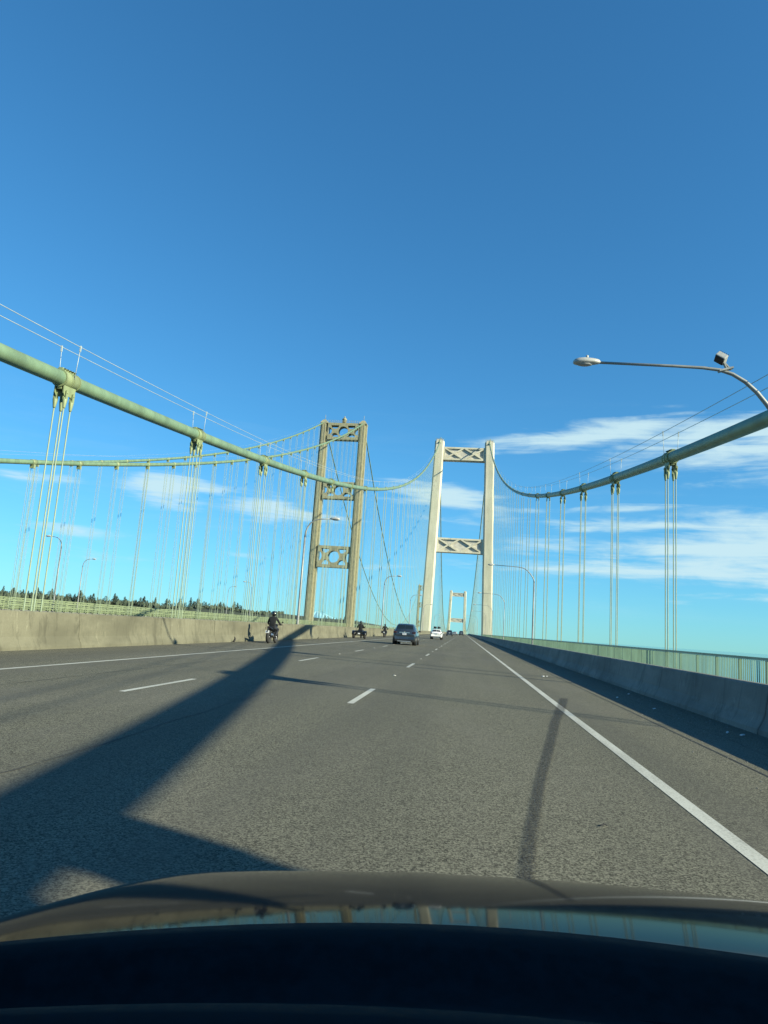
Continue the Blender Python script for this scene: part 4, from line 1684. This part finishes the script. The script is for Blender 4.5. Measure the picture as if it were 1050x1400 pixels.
def conifer(seed, h, wd, rounded=False):
    rnd = random.Random(seed)
    bm = bmesh.new()
    tube(bm, [(0, 0, -1.5), (0, 0, h * .35), (0, 0, h * .92)], [h * .018, h * .014, h * .004], 5, True, 1)
    n = 170
    for i in range(n):
        t = (i + rnd.random()) / n
        z = h * (.10 + .88 * t)
        if rounded:
            prof = math.sin(math.pi * min(1, .12 + .86 * t)) ** .7 * (0.85 + .3 * math.sin(9 * t + seed))
        else:
            prof = (1 - t) ** .85 * (.78 + .35 * abs(math.sin(11 * t + seed)))
        a = rnd.uniform(0, 2 * math.pi)
        rr = wd * prof * (rnd.uniform(.25, 1.0) ** .6) * (1 + .25 * math.sin(a * 2 + seed))
        c = Vector((rr * math.cos(a), rr * math.sin(a), z + rnd.uniform(-.3, .3)))
        s = h * rnd.uniform(.04, .075) * (1.25 - .65 * t)
        d = Vector((math.cos(a), math.sin(a), -.35 if not rounded else rnd.uniform(-.4, .6)))
        side = Vector((-math.sin(a), math.cos(a), rnd.uniform(-.2, .2)))
        tip = c + d * s * 1.3
        q = [c - side * s * .7 - d * s * .6, c + side * s * .7 - d * s * .6, tip + side * s * .15, c + Vector((0, 0, s * .55))]
        v = [bm.verts.new(p) for p in q]
        bm.faces.new((v[0], v[1], v[2]))
        bm.faces.new((v[0], v[2], v[3]))
        bm.faces.new((v[1], v[3], v[2]))
    return to_mesh('conifer', bm, [M_TREE, M_BARK])


TREES = [conifer(1, 22, 4.6), conifer(2, 19, 4.2), conifer(3, 25, 4.4), conifer(4, 15, 5.2, True), conifer(5, 17, 5.6, True), conifer(6, 13, 3.8)]
rnd = random.Random(21)
n = 0
r = -0.86
while r < -0.09:
    y = rnd.uniform(1275, 1400)
    x = r * y
    t = TREES[rnd.choice([0, 0, 1, 1, 2, 3, 3, 4, 4, 5, 5])]
    fade = 0.95 if r < -.52 else (.8 if r < -.36 else (0.62 if r < -.26 else 0.42))
    k = rnd.uniform(.6, 1.22) * fade
    gap = (math.sin(r * 37) > .72 or (-.28 < r < -.20)) and r > -.45
    if not gap:
        o = link('conifer_tree', t, None, (x, y, shore_h(x, y) - .6))
        o.scale = (k * rnd.uniform(1.1, 2.0), k * rnd.uniform(1.1, 1.8), k)
        o.rotation_euler = (0, 0, rnd.uniform(0, 6.28))
        tag(o, 'dark green tree in the line along the far shore, seen over the left barrier', 'tree', 'trees along the far shore')
        n += 1
    r += rnd.uniform(.0012, .0048)
bm = bmesh.new()
for i in range(1500):
    r = -.86 + .60 * rnd.random()
    if rnd.random() < max(0, (r + .5) * 2.2):
        continue
    y = rnd.uniform(1262, 1420)
    x = r * y
    z = shore_h(x, y)
    h = rnd.uniform(4, 11) * (1.0 if r < -.45 else .6)
    w = rnd.uniform(1.6, 4.2)
    kk = rnd.randrange(5, 8)
    a0 = rnd.uniform(0, 6)
    loft(bm, [[(x + w * q * rnd.uniform(.7, 1.3) * math.cos(a0 + 6.283 * j / kk), y + w * q * rnd.uniform(.7, 1.3) * math.sin(a0 + 6.283 * j / kk), z + h * t + rnd.uniform(-.4, .4)) for j in range(kk)] for q, t in ((.7, -.1), (1.0, .3), (.75, .65), (.12, 1.0))], smooth=False)
tag(obj('shore_wood', bm, M_TREE), kind='stuff')
# a few pale houses at the left end of the shore
for k, (r, y, w, h, lab) in enumerate(((-.772, 1215, 16, 4.5, 'pale house on the far shore at the left edge of the view'), (-.745, 1225, 13, 3.6, 'small pale house on the far shore, right of the first house'),
                                       (-.70, 1222, 20, 3.4, 'long low pale building on the far shore behind the first hanger ropes'))):
    hs = empty('house', (r * y, y, shore_h(r * y, y) + 0.5), math.radians(8 * k - 6), lab, 'house')
    bm = bmesh.new()
    box(bm, -w / 2, w / 2, -4, 4, -3, h)
    obj('wall', bm, M_HOUSE, hs)
    bm = bmesh.new()
    loft(bm, [[(x, -4.6, h), (x, 4.6, h), (x, 0, h + 2.2)] for x in (-w / 2 - .5, w / 2 + .5)], smooth=False)
    obj('roof', bm, M_ROOF, hs)
    for j in range(3):
        bm = bmesh.new()
        xx = -w / 2 + w * (j + .5) / 3
        box(bm, xx - .8, xx + .8, -4.06, -3.9, h * .35, h * .75)
        obj('window', bm, M_GLASS, hs)

# ------------------------------------------------------------------ our own car: bonnet, dashboard, shell
CX = 0.28
own = empty('own_car', (CX, 0, 0), 0, 'dark glossy bonnet and black dashboard of the car across the bottom', 'car')
M_BONNET = plain('bonnet_paint', (0.007, 0.010, 0.014), 0.06, 0.0, 0.05, 1.5, spec=0.018)
M_DASH = plain('dashboard_vinyl', (0.0055, 0.0125, 0.0165), 0.75, 0.0, 0.25, 60.0, spec=0.05)


def hood_z(x, y):
    t = y - .55
    u = x / .9
    a = abs(x)
    z = 1.0076 - (.0621 - .0409 * u + .0241 * u * u) * t - (.1511 + .0197 * u - .0464 * u * u) * t * t - .0688 * u * u
    z -= .89 * max(0, a - .74) ** 2
    z += .0022 * math.exp(-((a - .34) / .04) ** 2) * min(1, t)
    z -= 1.2 * max(0, y - 1.62) ** 2
    return z


bm = bmesh.new()
nx, ny = 72, 40
g = []
for j in range(ny + 1):
    y = .52 + (2.0 - .52) * j / ny
    row = []
    for i in range(nx + 1):
        x = -.93 + 1.86 * i / nx
        yy = y - .30 * (abs(x) / .93) ** 3 * (j / ny)
        row.append(bm.verts.new((x, yy, hood_z(x, yy))))
    g.append(row)
for a, b in zip(g, g[1:]):
    for i in range(nx):
        f = bm.faces.new((a[i], a[i + 1], b[i + 1], b[i]))
        f.smooth = True
obj('bonnet', bm, M_BONNET, own)
# body below
bm = bmesh.new()
rings = []
for y, w, zt in ((-2.45, .70, .7), (-2.4, .86, .9), (-1.6, .91, .92), (.45, .92, .93), (.6, .92, .84), (1.1, .92, .74), (1.5, .90, .62), (1.85, .80, .50), (1.98, .62, .42)):
    rings.append([(-w, y, .25), (w, y, .25), (w, y, zt * .8), (w * .97, y, zt - .01), (-w * .97, y, zt - .01), (-w, y, zt * .8)])
loft(bm, rings, True, smooth=False)
obj('body', bm, M_BONNET, own)
bm = bmesh.new()
g = []
NJ = 26
for j in range(NJ + 1):
    row = []
    for i in range(41):
        x = -.90 + 1.8 * i / 40
        ye = .715 - (.60 if x < -.12 else .30) * (x + .12) ** 2
        t = j / NJ
        y = ye - t * (ye - .10)
        # rounded front lip, shallow defroster trough, padded hump nearer the driver
        z = 1.022 - .016 * math.exp(-((t - .0) / .05) ** 2) * (0 if j else 1)
        z -= .020 * math.exp(-((t - .20) / .07) ** 2)
        z += .006 * math.exp(-((t - .10) / .04) ** 2) - .06 * max(0, t - .30) + .018 * math.exp(-((t - .36) / .08) ** 2)
        row.append(bm.verts.new((x, y, z)))
    g.append(row)
for a, b in zip(g, g[1:]):
    for i in range(40):
        f = bm.faces.new((a[i], a[i + 1], b[i + 1], b[i]))
        f.smooth = True
dash = obj('dashboard', bm, M_DASH, own)
# roof, pillars, doors up to the sills, seats behind
bm = bmesh.new()
loft(bm, [[(x, y, z - .05 * (abs(x) / .62) ** 2 + dz) for x in (-.62, -.3, 0, .3, .62)] + [(x, y, z - .05 * (abs(x) / .62) ** 2 - .05 + dz) for x in (.62, .3, 0, -.3, -.62)] for y, z, dz in ((-1.9, 1.50, 0), (-1.2, 1.58, 0), (-.4, 1.58, 0), (-.02, 1.53, 0))], True)
obj('roof', bm, M_BONNET, own)
for s in (-1, 1):
    for a, b in (((s * .60, -.02, 1.49), (s * .84, .30, 1.0)), ((s * .62, -.75, 1.52), (s * .86, -.75, .93)), ((s * .62, -1.6, 1.5), (s * .84, -2.2, .93))):
        bm = bmesh.new()
        bar(bm, a, b, .08, .12, (0, 1, 0))
        obj('pillar', bm, M_BONNET, own)
    bm = bmesh.new()
    ellip(bm, (s * 1.03, .25, 1.02), .11, .07, .08, 12, 8)
    obj('wing_mirror', bm, M_BONNET, own)
    for y in (1.25, -1.5):
        bm = bmesh.new()
        ring(bm, (0, 0, 0), .24, .10, n=20, m=8)
        obj('wheel', bm, M_RUBBER, own, (s * .80, y, .345))
